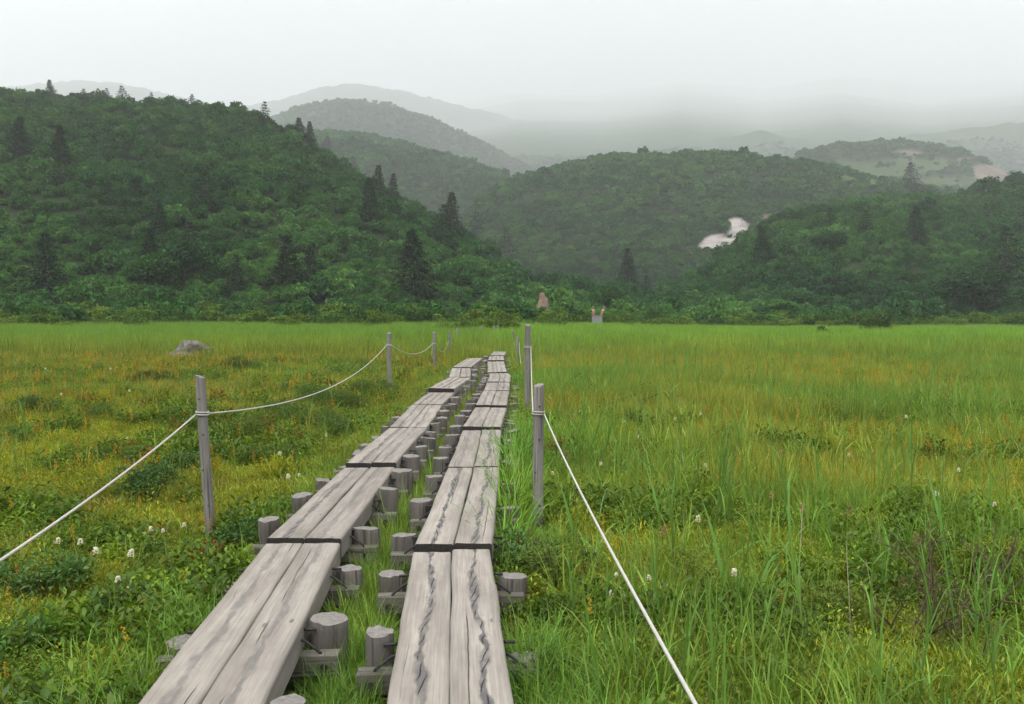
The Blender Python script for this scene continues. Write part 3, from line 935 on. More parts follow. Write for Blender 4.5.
ORD = ["nearest", "second", "third", "fourth", "fifth", "sixth", "seventh", "eighth", "ninth", "tenth", "eleventh"]
def section(side, i, spec):
    y0, y1, x0, x1, z0, z1 = spec
    rng = np.random.default_rng(100 + i + (50 if side == "left" else 0))
    L = math.hypot(y1 - y0, x1 - x0)
    yaw = -math.atan2(x1 - x0, y1 - y0)
    pitch = math.atan2(z1 - z0, L)
    n_total = len(LEFT) if side == "left" else len(RIGHT)
    if i == n_total - 1:
        lab = "farthest visible section of the %s-hand boardwalk, disappearing into tall grass" % side
    else:
        what = {"left": "the boardwalk on the left", "right": "the boardwalk on the right"}[side]
        lab = "%s two-plank section of %s, counted from the camera" % (ORD[i], what)
    root = empty("boardwalk_section", (x0, y0, z0), yaw)
    tag(root, lab, "boardwalk section", "sections of the two plank boardwalks")
    for s in (-1, 1):
        p = obj("plank", plank_mesh(L + rng.normal(0, 0.012), rng), root, (s * (PLANK_W / 2 + 0.0022), rng.normal(0, 0.012), rng.normal(0, 0.003)))
        p.rotation_euler = (pitch, 0, 0)
        fix_normals(p)
    n_sup = max(2, round(L / 0.98))
    if i > 1: n_sup += 1
    offs = [0.46, L * 0.5 + 0.05, L - 0.38] if n_sup <= 3 else [0.46 + (L - 0.84) * k / (n_sup - 1) for k in range(n_sup)]
    if n_sup == 2: offs = [0.4, L - 0.35]
    for yy in offs:
        yy += rng.normal(0, 0.04)
        zt = math.tan(pitch) * yy
        bot = zt - PLANK_T
        gz = -z0                                        # ground level in local coordinates
        bm = obj("crossbeam", beam_mesh("crossbeam", 0.86 + rng.normal(0, 0.02), 0.085, 0.105, rng, M_BEAM), root, (0, yy - 0.135, bot - 0.056))
        bm.rotation_euler = (0, rng.normal(0, 0.01), 0)
        fix_normals(bm)
        for s in (-1, 1):
            r = rng.uniform(0.068, 0.098)
            top = zt + rng.normal(-0.012, 0.026) - (0.035 if i > 3 else 0) - (0.075 if s > 0 and side == "right" else 0) - (0.06 if s < 0 and side == "left" and i > 1 else 0) - (0.085 if s < 0 and side == "left" and i == 0 else 0)
            base = gz - 0.12
            st = obj("log_stump", log_mesh("log_stump", r, top - base, rng, [M_LOG, M_LOGTOP]), root,
                     (s * (PLANK_W + 0.022 + r), yy + rng.normal(0, 0.012), base))
            fix_normals(st)
            if y0 < 12:
                # iron cramp from the plank's side down to the beam
                xa = s * (PLANK_W + 0.002); xb = s * (PLANK_W + 0.10)
                v, f = tube([(xa - s * 0.02, yy - 0.15, zt - 0.062), (xa + s * 0.02, yy - 0.15, zt - 0.072), (xb, yy - 0.16, bot + 0.004), (xb + s * 0.004, yy - 0.16, bot - 0.03)], 0.007, 6)
                cr = obj("iron_cramp", mesh_from("iron_cramp", v, f, [M_IRON], None, True), root)
                v, f = tube([(xa - s * 0.02, yy - 0.06, zt - 0.045), (xa + s * 0.06, yy - 0.075, zt - 0.045)], 0.008, 6)
                obj("iron_peg", mesh_from("iron_peg", v, f, [M_IRON], None, True), root)
                v, f = tube([(s * (PLANK_W + 0.115), yy - 0.170, bot - 0.06), (s * (PLANK_W + 0.115), yy - 0.192, bot - 0.06)], 0.020, 8)
                obj("bolt", mesh_from("bolt", v, f, [M_IRON], None, False), root)
    return root
for i, s in enumerate(RIGHT): section("right", i, s)
for i, s in enumerate(LEFT): section("left", i, s)

# ------------------------------------------------------------------ posts and ropes
def gz(x, y): return float(H(np.array([x]), np.array([y]))[0])
POSTS = {}
def post(key, px, top_py, Y, dia, label, lean=(0, 0), top=None, base_px=None):
    T = at_depth(px, top_py, Y)
    bx = at_depth(base_px, 500, Y).x if base_px is not None else T.x
    g = gz(T.x, Y)
    rng = np.random.default_rng(int(abs(px * 7 + Y * 13)))
    h = T.z - g + 0.3
    n = 14
    V, F, UV, mi = [], [], [], []
    rows = 12
    ph = rng.uniform(0, 9)
    for j in range(rows):
        t = j / (rows - 1)
        r = dia / 2 * (1.04 - 0.08 * t)
        cx = (bx - T.x) * (1 - t) + 0.004 * math.sin(5 * t + ph)
        for k in range(n):
            a = 2 * PI * k / n
            q = r * (1 + 0.03 * math.sin(3 * a + ph) + rng.normal(0, 0.008))
            if j == rows - 1: q *= 0.94
            z = -0.3 + h * t - (0.012 * math.cos(a + ph) if j == rows - 1 else 0) - (0.01 if j == rows - 2 else 0)
            if j == rows - 2: z = -0.3 + h - 0.016
            V.append((cx + q * math.cos(a), q * math.sin(a), z)); UV.append((a * r, z, 0))
    for j in range(rows - 1):
        for k in range(n):
            k2 = (k + 1) % n
            F.append((j * n + k, j * n + k2, (j + 1) * n + k2, (j + 1) * n + k)); mi.append(0)
    b = len(V)
    for k in range(n): V.append(V[(rows - 1) * n + k]); UV.append((0, 0, 0))
    F.append(tuple(b + k for k in range(n))); mi.append(1)
    root = obj("guide_post", mesh_from("guide_post", np.array(V), F, [M_POST, M_LOGTOP], mi, False, None, UV), None, (T.x, Y, g))
    tag(root, label, "post", "rope guide posts along the boardwalk")
    if Y < 12:                                           # a few knots
        mb = MB()
        for q in range(4):
            a = -PI / 2 + rng.normal(0, 0.5); z = (0.2 + 0.22 * q) * (h - 0.3)
            t = (z + 0.3) / h
            cx = (bx - T.x) * (1 - t)
            c = Vector((cx + dia / 2 * 0.98 * math.cos(a), dia / 2 * 0.98 * math.sin(a), z))
            d = Vector((math.cos(a), math.sin(a), 0))
            v, f = tube([c - d * 0.01, c + d * 0.004, c + d * 0.005], [0.009, 0.009, 0.004], 7)
            mb.add(v, f)
        obj("knot", mb.mesh("knot", [M_TWIG], True), root)
    POSTS[key] = (T.x, Y, g, T.z, bx, dia)
    return root
post("L1", 200, 376, 7.3, 0.082, "grey wooden post left of the boardwalk holding the nearest left rope, leaning slightly", base_px=211)
post("L2", 389, 333, 19.5, 0.10, "second grey post on the left side, level with the sixth plank section", base_px=390)
post("L3", 434, 332, 27.0, 0.095, "third left-hand post, thin and dark against the tall grass", base_px=436)
post("L4", 449.5, 332, 36.0, 0.10, "fourth left-hand post, pale, half sunk in tall grass", base_px=451)
post("L5", 457.5, 328, 44.0, 0.10, "fifth left-hand post, only its top showing above the grass")
post("R1", 538.5, 385, 7.5, 0.090, "stout round post at right of the boardwalk with rope wrapped near its top")
post("R2", 528, 325, 15.0, 0.098, "tall thin post behind the stout one on the right side", base_px=527)
post("R3", 517.5, 337, 28.0, 0.09, "third right-hand post, small and half hidden by grass")
post("R4", 513, 331, 42.0, 0.10, "fourth right-hand post, faint and small at the end of the rope line")
for px, py, Y, nm in ((480.5, 327, 55.0, "leftmost"), (494, 326, 58.0, "middle"), (497.5, 325, 62.0, "rightmost")):
    post(nm, px, py, Y, 0.16, "%s of three tiny grey posts in front of the dark bush at path end" % nm)
# posts the ropes run to behind the camera
def back_post(x, y, label):
    mb_v, mb_f = tube([(0, 0, -0.3), (0, 0, 0.6), (0.01, 0, 1.3)], [0.045, 0.043, 0.041], 14)
    uv = [(math.atan2(v[1], v[0]) * 0.045, v[2], 0) for v in mb_v]
    o = obj("guide_post", mesh_from("guide_post", mb_v, mb_f, [M_POST], None, False, None, uv), None, (x, y, gz(x, y)))
    tag(o, label, "post", "rope guide posts along the boardwalk")
back_post(-1.42, -3.0, "left rope post standing behind the camera")
back_post(0.59, -2.0, "right rope post standing behind the camera")

def rope_span(a, b, sag, n=28):
    a = np.array(a); b = np.array(b)
    t = np.linspace(0, 1, n)[:, None]
    p = a * (1 - t) + b * t
    p[:, 2] -= (4 * sag * t * (1 - t))[:, 0]
    return [tuple(q) for q in p]
def attach(key, py, side=0.0):
    x, Y, g, zt, bx, dia = POSTS[key]
    p = at_depth(512, py, Y)
    t = (p.z - g + 0.3) / (zt - g + 0.3)
    cx = bx + (x - bx) * t
    return (cx + side * (dia / 2 + 0.006), Y - 0.0, p.z), dia
def rope(name, spans, loops, rad, label):
    mb = MB()
    for s in spans:
        v, f = tube(s, rad, 7); mb.add(v, f)
    for (c, dia) in loops:
        for dz in (-0.011, 0.009):
            pts = [(c[0] + (dia / 2 + 0.008) * math.cos(a), c[1] + (dia / 2 + 0.008) * math.sin(a), c[2] + dz + 0.006 * math.sin(a * 0.5)) for a in np.linspace(0, 2 * PI, 19)]
            v, f = tube(pts, rad * 0.9, 6); mb.add(v, f)
    o = obj(name, mb.mesh(name, [M_ROPE], True))
    tag(o, label, "rope", "ropes strung between the guide posts")
    return o
aL1, dL1 = attach("L1", 413.5); aL2, dL2 = attach("L2", 345); aL3, dL3 = attach("L3", 343.5); aL4, dL4 = attach("L4", 341); aL5, dL5 = attach("L5", 335)
def off(p, dx, dy=0, dz=0): return (p[0] + dx, p[1] + dy, p[2] + dz)
rope("guide_rope", [rope_span((-1.42, -3.0, EYE - 0.80), off(aL1, -0.045), 0.265), rope_span(off(aL1, 0.045), off(aL2, -0.05), 0.30),
                    rope_span(off(aL2, 0.05), off(aL3, -0.05), 0.25), rope_span(off(aL3, 0.05), off(aL4, -0.05), 0.33), rope_span(off(aL4, 0.05), off(aL5, -0.05), 0.33)],
     [(aL1, dL1), (aL2, dL2), (aL3, dL3)], 0.0072, "white rope sagging between the posts on the left side of the boardwalk")
aR1, dR1 = attach("R1", 413); aR2, dR2 = attach("R2", 347); aR3, dR3 = attach("R3", 343); aR4, dR4 = attach("R4", 337)
rope("guide_rope", [rope_span((0.59, -2.0, EYE - 0.80), off(aR1, 0.045), 0.14), rope_span(off(aR1, -0.045, 0.02, 0.0), off(aR2, 0.05), 0.10),
                    rope_span(off(aR2, -0.05), off(aR3, 0.05), 0.45), rope_span(off(aR3, -0.05), off(aR4, 0.05), 0.3)],
     [(aR1, dR1), (aR2, dR2)], 0.0058, "white rope strung along the posts on the right side of the boardwalk")

# ------------------------------------------------------------------ boulder in the meadow
def lump(name, sx, sy, sz, mat, seed, n=40, m=18, rough=0.25, peak=0.0):
    V, F = [], []
    for j in range(m):
        th = (PI / 2) * j / (m - 1)
        for k in range(n):
            a = 2 * PI * k / n
            x, y, z = math.cos(a) * math.cos(th), math.sin(a) * math.cos(th), math.sin(th)
            d = 1 + rough * (float(fbm(x * 2 + seed + z, y * 2 + z * 1.7, 0.8, 4)) - 0.5) * 2
            d += peak * math.exp(-((x - 0.1) ** 2 + y ** 2) * 4) * z
            V.append((x * d * sx, y * d * sy, z * d * sz - 0.06))
    for j in range(m - 1):
        for k in range(n):
            k2 = (k + 1) % n
            F.append((j * n + k, j * n + k2, (j + 1) * n + k2, (j + 1) * n + k))
    return mesh_from(name, np.array(V), F, [mat], None, True)
p = on_plane(193, 361, 0.0)
b = obj("boulder", lump("boulder", 0.98, 0.6, 0.62, M_ROCK, 3.0, peak=0.35, rough=0.45), None, (p.x + 0.02, p.y, gz(p.x, p.y) - 0.02))
tag(b, "grey lichen-covered boulder lying in the meadow left of the boardwalk", "boulder")
b2 = obj("boulder", lump("boulder", 0.42, 0.35, 0.25, M_ROCK, 8.0, rough=0.4), None, (p.x - 0.75, p.y - 0.1, gz(p.x - 0.75, p.y) - 0.02))
tag(b2, "low dark stone leaning at the left foot of the meadow boulder", "boulder")

# ------------------------------------------------------------------ meadow vegetation (stuff)
def wedge(n_per_m2, y0, y1, rng, k=0.92, x_pad=1.6):
    """uniform points over the visible wedge of meadow"""
    W0, W1 = k * y0 + x_pad, k * y1 + x_pad
    area = (W0 + W1) * (y1 - y0)
    n = int(area * n_per_m2)
    # sample y with density ~ width
    u = rng.random(n)
    a = k; c = x_pad
    F0 = a * y0 * y0 / 2 + c * y0; F1 = a * y1 * y1 / 2 + c * y1
    Fv = F0 + u * (F1 - F0)
    y = (-c + np.sqrt(c * c + 2 * a * Fv)) / a
    x = rng.uniform(-1, 1, n) * (a * y + c)
    return x, y

def green_tint(x, y, rng, bright=1.0):
    """meadow colours: green, olive and rusty patches"""
    n = len(x)
    n1 = fbm(x, y, 3.2, 4); n2 = fbm(x + 90, y - 40, 0.9, 3); n3 = fbm(x - 30, y + 70, 9.0, 3)
    right = sst(-0.3, 0.6, x)
    green = np.array([0.118, 0.208, 0.032]); olive = np.array([0.178, 0.222, 0.032]); rust = np.array([0.24, 0.175, 0.024]); lush = np.array([0.098, 0.190, 0.026])
    dist = np.hypot(x, y)
    w_ol = sst(0.40, 0.62, n1 * 0.6 + n3 * 0.4 + 0.08 * (1 - right))
    w_ol = w_ol * np.where(x < -1, 1.0, 0.8) * (1 - 0.75 * sst(36, 50, y)) * (0.35 + 0.65 * sst(4, 10, y))
    w_ru = np.where(x < -1, 0.7, 0.3) * sst(0.52, 0.66, n1 * 0.55 + n2 * 0.45 + 0.03 * (x < -2) * sst(18, 6, y)) * sst(3, 8, y) * (1 - sst(24, 40, y))
    w_lu = sst(30, 48, y)
    c = green[None] * (1 - w_ol[:, None]) + olive[None] * w_ol[:, None]
    c = c * (1 - 0.45 * w_ru[:, None]) + rust[None] * 0.45 * w_ru[:, None]
    c = c * (1 - w_lu[:, None]) + (lush[None] * 1.25) * w_lu[:, None]
    br = (0.75 + 0.5 * n2) * rng.normal(1, 0.12, n) * bright
    br = br * np.where(x < -1.2, 0.86, 1.0)
    return c * np.clip(br, 0.4, 1.8)[:, None]

rng = np.random.default_rng(21)
def build_grass():
    P, R, S, T, I = [], [], [], [], []
    def put(x, y, types, smin, smax, bright=1.0, lean=0.12, tmul=None, hmul=None):
        n = len(x)
        z = H(x, y)
        P.append(np.stack([x, y, z], 1))
        lowp = ((np.abs(x - 0.21 * y / 7.5) < 0.16) & (y > 4.8) & (y < 7.6)) | ((np.abs(x + 2.45 * y / 7.3) < 0.2) & (y > 5.0) & (y < 7.5))
        lowf = np.where(lowp, 0.30, 1.0)
        r = np.stack([rng.normal(0, lean, n), rng.normal(0, lean, n), rng.uniform(0, 2 * PI, n)], 1)
        R.append(r)
        s = rng.uniform(smin, smax, n)
        sc = np.stack([s, s, s * (hmul if hmul is not None else 1) * lowf], 1)
        S.append(sc)
        t = green_tint(x, y, rng, bright)
        if tmul is not None: t = t * np.array(tmul)[None]
        T.append(t)
        I.append(rng.choice(types, n))
    def clear(x, y, d0, keep_between=True):
        d, bt, cl, cr = walk_dist(x, y)
        ok = d > d0
        if not keep_between: ok &= ~bt
        return ok
    # near turf and sedge
    for (dens, y0, y1, types, s0, s1, d0, kb) in (
            (120, 1.6, 6.5, [7, 8], 0.7, 1.2, 0.29, True), (60, 1.6, 6.5, [0, 1, 2, 3], 0.5, 0.95, 0.31, False), (44, 1.6, 6.5, [4, 5, 6], 0.55, 1.1, 0.33, False),
            (70, 6.5, 14, [7, 8], 0.9, 1.5, 0.29, True), (48, 6.5, 14, [0, 1, 2, 3], 0.6, 1.1, 0.31, False), (18, 6.5, 14, [4, 5, 6], 0.6, 1.05, 0.34, False),
            (22, 14, 30, [9, 10], 0.7, 1.15, 0.55, False), (14, 14, 34, [0, 1, 2, 3], 0.9, 1.5, 0.4, False), (3, 10, 30, [4, 5, 6], 0.9, 1.3, 0.5, False),
            (11, 30, 50, [9, 10], 1.0, 1.6, 0.55, True)):
        x, y = wedge(dens, y0, y1, rng)
        ok = clear(x, y, d0, kb)
        # patchy growth
        dn = fbm(x, y, 1.1, 3)
        hollow = fbm(x - 12, y + 31, 2.4, 3) < np.where(x < -1.2, 0.36, 0.27)
        ok &= ~(hollow & (y < 30) & (rng.random(len(x)) < 0.85))
        ok &= dn + rng.random(len(x)) * 0.5 > (0.66 if types[0] in (0, 4) and y1 < 15 else (0.5 if types[0] in (0, 4) else 0.2))
        ok &= (x > -1.3) | (y > 9) | (rng.random(len(x)) < 0.6)
        x, y = x[ok], y[ok]
        right = sst(-0.2, 0.5, x)
        hm = (0.62 + 0.40 * right) * (0.7 + 0.6 * fbm(x, y, 2.2, 2))
        hm = hm * 1.05
        put(x, y, types, s0, s1, 1.0, 0.13, None, hm)
    # growth crowding the outer sides of the boards
    for cl_i, sgn in ((0, -1), (1, 1)):
        n = 5200
        y = 2.2 + 30 * rng.random(n) ** 1.4
        d, bt, cl, cr = walk_dist(np.zeros(n), y)
        x = (cl if cl_i == 0 else cr) + sgn * (0.30 + np.abs(rng.normal(0, 0.24, n)))
        ok = fbm(x, y, 0.8, 2) + 0.3 * rng.random(n) > 0.5
        x, y = x[ok], y[ok]
        if cl_i == 0:
            kp = rng.random(len(x)) < 0.75; x, y = x[kp], y[kp]
        put(x, y, [0, 1, 2, 3, 4, 5, 6], 0.6, 0.95 if cl_i == 0 else 1.0, 1.05, 0.2, (0.85, 1.0, 1.0), 0.85)
    y = rng.uniform(6.3, 10.5, 60); x = rng.uniform(-0.08, 0.09, 60)
    put(x, y, [4, 5, 6], 1.1, 1.6, 1.15, 0.12, (0.8, 1.0, 1.0))
    y = np.array([7.3, 7.45, 8.0, 9.4, 7.2]); x = np.array([-0.93, -0.95, -0.9, -0.85, -0.97])
    put(x, y, [4, 5, 6], 0.9, 1.2, 1.2, 0.12, (0.8, 1.0, 1.0))
    # grass between the two walks: short and fine, nothing on the boards
    x = rng.uniform(-1.4, 0.1, 9000); y = 2.2 + 32 * rng.random(9000) ** 1.7
    d, bt, cl, cr = walk_dist(x, y)
    ok = bt & (d > 0.33)
    x, y = x[ok], y[ok]
    put(x, y, [0, 1, 2, 3, 7, 8], 0.5, 0.95, 1.0, 0.15, (0.85, 1.0, 1.0))
    # taller grass over the far half of the meadow, right up to the thicket
    for dens, y0, y1 in ((6.0, 33, 60), (3.2, 58, 134)):
        x, y = wedge(dens, y0, y1, rng, 0.95, 2)
        px = CX + FPX * x / y
        edge = 40 + 10 * (fbm(x, y, 14, 3) - 0.5) * 2 - 6 * sst(0, 4, np.abs(x + 0.5)) + 4 * (x > 0)
        ok = (y < treeline(px) + 3) & (y + rng.normal(0, 3, len(x)) > edge) & clear(x, y, 0.5)
        x, y = x[ok], y[ok]
        put(x, y, [11, 12, 13], 0.75, 1.2, 1.12, 0.06, None, 0.75 + 0.5 * fbm(x, y, 9, 3))
    # tall grass closing over the far ends of the two walks
    y = rng.uniform(29.0, 40, 260); x = rng.uniform(-2.2, 0.4, 260)
    ok = (np.abs(x - np.interp(y, [29, 34, 40], [-0.5, -0.46, -0.4])) > np.where(y < 33.5, 0.42, 0.0)) & ((x > -0.75) | (y > 29.6) | (x < -1.6))
    put(x[ok], y[ok], [11, 12, 13], 0.6, 0.95, 1.1, 0.08)
    y = rng.uniform(16, 30, 300); x = np.where(rng.random(300) < 0.5, rng.uniform(-1.95, -1.68, 300), rng.uniform(-0.92, -0.74, 300))
    d, bt, cl, cr = walk_dist(x, y)
    ok = d > 0.3
    put(x[ok], y[ok], [4, 5, 6, 9, 10], 0.6, 1.0, 1.0, 0.12)
    # reeds
    for dens, y0, y1 in ((6.0, 2.5, 14), (3.0, 14, 38)):
        x, y = wedge(dens, y0, y1, rng)
        ok = clear(x, y, 0.55, False) & ((fbm(x + 5, y, 3.0, 3) > 0.5) | (rng.random(len(x)) < 0.15)) & ((x > -0.2) | (rng.random(len(x)) < 0.25))
        x, y = x[ok], y[ok]
        put(x, y, [14, 15, 16], 0.6, 1.15, 1.1, 0.1, (0.8, 1.02, 1.3))
    return np.vstack(P), np.vstack(R), np.vstack(S), np.vstack(T), np.concatenate(I)
g = build_grass()
scatter("meadow_grass", *g, C_GRASS, "green and rusty sedge, reeds and grass covering the wet meadow", "grass")
print("grass tufts", len(g[0]))

def build_herbs():
    P, R, S, T, I = [], [], [], [], []
    for dens, y0, y1, s0, s1 in ((80, 1.8, 7, 0.75, 1.35), (38, 7, 16, 0.9, 1.5), (11, 16, 36, 1.0, 1.6)):
        x, y = wedge(dens, y0, y1, rng)
        d, bt, cl, cr = walk_dist(x, y)
        nn = fbm(x + 33, y + 12, 1.7, 4)
        near_walk = sst(2.6, 0.5, d)
        near_walk = np.maximum(near_walk, 0.8 * sst(-5.0, -2.2, x) * (x < -1) * sst(20, 12, y))
        ok = (d > 0.36) & ~bt & ~((np.abs(x + 2.44) < 0.17) & (y > 6.0) & (y < 7.35)) & ~((np.abs(x - 0.2) < 0.13) & (y > 6.4) & (y < 7.6)) & (nn + 0.16 * near_walk + 0.06 * (x < -1) + 0.09 * (y < 7) > 0.46)
        x, y, nn = x[ok], y[ok], nn[ok]
        n = len(x)
        kind = fbm(x - 50, y + 7, 0.8, 3)
        idx = np.where(kind < 0.47, rng.choice([3, 4], n), np.where(kind < 0.56, rng.choice([0, 1, 2], n), rng.choice([5, 6], n)))
        P.append(np.stack([x, y, H(x, y)], 1))
        R.append(np.stack([rng.normal(0, 0.1, n), rng.normal(0, 0.1, n), rng.uniform(0, 2 * PI, n)], 1))
        s = rng.uniform(s0, s1, n); S.append(np.stack([s, s, s * rng.uniform(0.7, 1.3, n)], 1))
        cols = np.array([[0.115, 0.175, 0.018], [0.085, 0.145, 0.020], [0.18, 0.22, 0.022], [0.060, 0.11, 0.018]])
        ci = np.where(idx >= 5, 2, np.where(idx >= 3, rng.choice([0, 1, 3], n), rng.choice([0, 1, 2], n)))
        c = cols[ci] * rng.normal(1, 0.16, (n, 1)) * (0.7 + 0.6 * fbm(x, y, 0.7, 2))[:, None]
        red = rng.random(n) < 0.018
        c[red] = np.array([0.14, 0.05, 0.02])
        T.append(np.clip(c, 0.01, 1)); I.append(idx)
    return np.vstack(P), np.vstack(R), np.vstack(S), np.vstack(T), np.concatenate(I)
g = build_herbs()
scatter("leafy_ground_cover", *g, C_HERB, "low leafy herbs and heath growing between the grass", "ground cover")
print("herbs", len(g[0]))

def build_flowers():
    P, R, S, T, I = [], [], [], [], []
    def put(x, y, types, s0, s1, t=(1, 1, 1)):
        n = len(x)
        P.append(np.stack([x, y, H(x, y)], 1))
        R.append(np.stack([rng.normal(0, 0.1, n), rng.normal(0, 0.1, n), rng.uniform(0, 2 * PI, n)], 1))
        s = rng.uniform(s0, s1, n); S.append(np.stack([s, s, s], 1))
        T.append(np.tile(np.array(t), (n, 1)) * rng.normal(1, 0.15, (n, 1))); I.append(rng.choice(types, n))
    for dens, y0, y1, s0, s1 in ((8, 3.5, 9, 0.6, 0.95), (11, 9, 18, 0.8, 1.25), (5, 18, 34, 1.1, 1.6)):
        x, y = wedge(dens, y0, y1, rng)
        d, bt, cl, cr = walk_dist(x, y)
        m = fbm(x, y, 3.2, 4) * 0.55 + fbm(x + 90, y - 40, 0.9, 3) * 0.45
        ok = (d > 0.6) & ~bt & (m + np.where(x < -2.2, 0.05, -0.005) > 0.52)
        put(x[ok], y[ok], [0, 1, 2], s0, s1)
    x, y = wedge(0.3, 4, 20, rng)
    d, bt, cl, cr = walk_dist(x, y)
    ok = (d > 0.8) & (x > 0.5)
    put(x[ok], y[ok], [3], 0.8, 1.1)
    return np.vstack(P), np.vstack(R), np.vstack(S), np.vstack(T), np.concatenate(I)
g = build_flowers()
scatter("orange_seed_spikes", *g, C_FLOWER, "orange and pinkish seed spikes standing in drifts among the sedge", "flowers")

# ------------------------------------------------------------------ white flowers one can count
WF_NEAR = [(80, 545), (152, 528), (156, 534), (162, 526), (128, 548), (97, 560), (134, 563), (122, 590), (128, 588), (118, 584), (60, 542), (183, 522),
           (613, 590), (618, 572), (648, 573), (735, 578), (700, 525), (640, 440), (625, 420), (980, 432), (676, 422), (553, 470), (600, 462), (705, 470),
           (287, 480), (281, 454), (300, 470), (325, 438), (850, 455), (995, 505), (935, 500), (960, 470), (757, 395), (715, 405), (790, 400), (700, 415),
           (130, 395), (62, 396), (45, 372), (110, 372), (230, 388), (300, 398), (330, 385), (20, 430), (128, 433), (870, 412), (840, 400), (905, 420), (620, 395), (580, 410),
           (820, 380), (880, 385), (950, 400), (760, 370), (690, 380)]
def flower_meshes():
    r = np.random.default_rng(5)
    st = stalk((0, 0, -0.02), (0.01, 0.01, 0.33), 0.006, (0.10, 0.16, 0.04))
    lf = blades(4, 0.10, 0.2, 0.01, 0.4, 0.6, 0.010, (0.07, 0.12, 0.025), 0.1, 4, r)
    sv, sf, sc = joinq([st, lf])
    n = 90
    t = r.random(n); a = r.uniform(0, 2 * PI, n); tp = np.minimum(1, 1.3 - t)
    Pp = np.stack([0.01 + 0.0095 * tp * np.cos(a), 0.01 + 0.0095 * tp * np.sin(a), 0.295 + 0.042 * t], 1)
    D = np.stack([np.cos(a), np.sin(a), r.uniform(-0.1, 0.8, n)], 1)
    hv, hf, hc = leaves(Pp, D, 0.013, 0.010, r, (0.72, 0.72, 0.66), 0.05)
    return mesh_from("stalk", sv, sf, [M_PLANT], None, False, sc), mesh_from("flower_head", hv, hf, [M_PLANT], None, False, hc)
st_me, hd_me = flower_meshes()
def near_word(px, py):
    side = "left of the boardwalk" if px < 450 else "right of the boardwalk"
    return side
for (px, py) in WF_NEAR:
    q = on_plane(px, py, 0.27)
    dist = q.y
    k = (0.62 + 0.3 * random.random()) * (1 + 0.012 * dist)
    near = dist < 9
    root = empty("white_flower", (q.x, q.y, gz(q.x, q.y) + max(0, 0.27 - 0.29 * k) * 0), random.uniform(0, 6.28))
    k = (0.62 + 0.36 * random.random()) * (1 + 0.008 * dist); root.scale = (k, k, k)
    zone = "left of the boardwalk" if px < 450 else "right of the boardwalk"
    zone = ("close by, " if near else "farther off, ") + zone
    tag(root, "small white flower spike on thin stalk, " + zone, "flower", "white flower spikes " + zone)
    obj("stalk", st_me, root); obj("flower_head", hd_me, root)

# ------------------------------------------------------------------ leafy bushes in the meadow
def bush_mesh(name, rad, h, n, L, W, col, seed, lobes=9, mat=None):
    r = np.random.default_rng(seed)
    Pp, D = [], []
    for l in range(lobes):
        a = r.uniform(0, 2 * PI); q = rad * 0.7 * math.sqrt(r.random())
        c = np.array([q * math.cos(a), q * math.sin(a), h * r.uniform(0.35, 0.75) * (1 - 0.35 * (q / rad) ** 2)])
        lr = rad * r.uniform(0.28, 0.5)
        m = n // lobes
        d = r.normal(0, 1, (m, 3)); d /= np.linalg.norm(d, axis=1, keepdims=True)
        d[:, 2] = np.abs(d[:, 2]) * 0.9 - 0.15
        rr = lr * r.uniform(0.55, 1.0, (m, 1))
        pts = c + d * rr * np.array([1, 1, min(1.2, h / rad)])
        Pp.append(pts); D.append(d + r.normal(0, 0.5, (m, 3)) + np.array([0, 0, 0.1]))
    Pp = np.vstack(Pp); D = np.vstack(D)
    Pp[:, 2] = np.maximum(Pp[:, 2], 0.02)
    v, f, c = leaves(Pp, D, L, W, r, col, 0.22)
    return mesh_from(name, v, f, [mat or M_PLANT], None, False, c)
def stems_mesh(name, h, rad, n, seed, mat):
    r = np.random.default_rng(seed); mb = MB()
    for i in range(n):
        a = r.uniform(0, 2 * PI); q = rad * r.random()
        e = (q * math.cos(a), q * math.sin(a), h * r.uniform(0.5, 0.85))
        v, f = tube([(0.02 * math.cos(a), 0.02 * math.sin(a), -0.05), (e[0] * 0.4, e[1] * 0.4, e[2] * 0.5), e], [0.008 * h / 0.4, 0.006 * h / 0.4, 0.003 * h / 0.4], 5)
        mb.add(v, f)
    return mb.mesh(name, [mat])
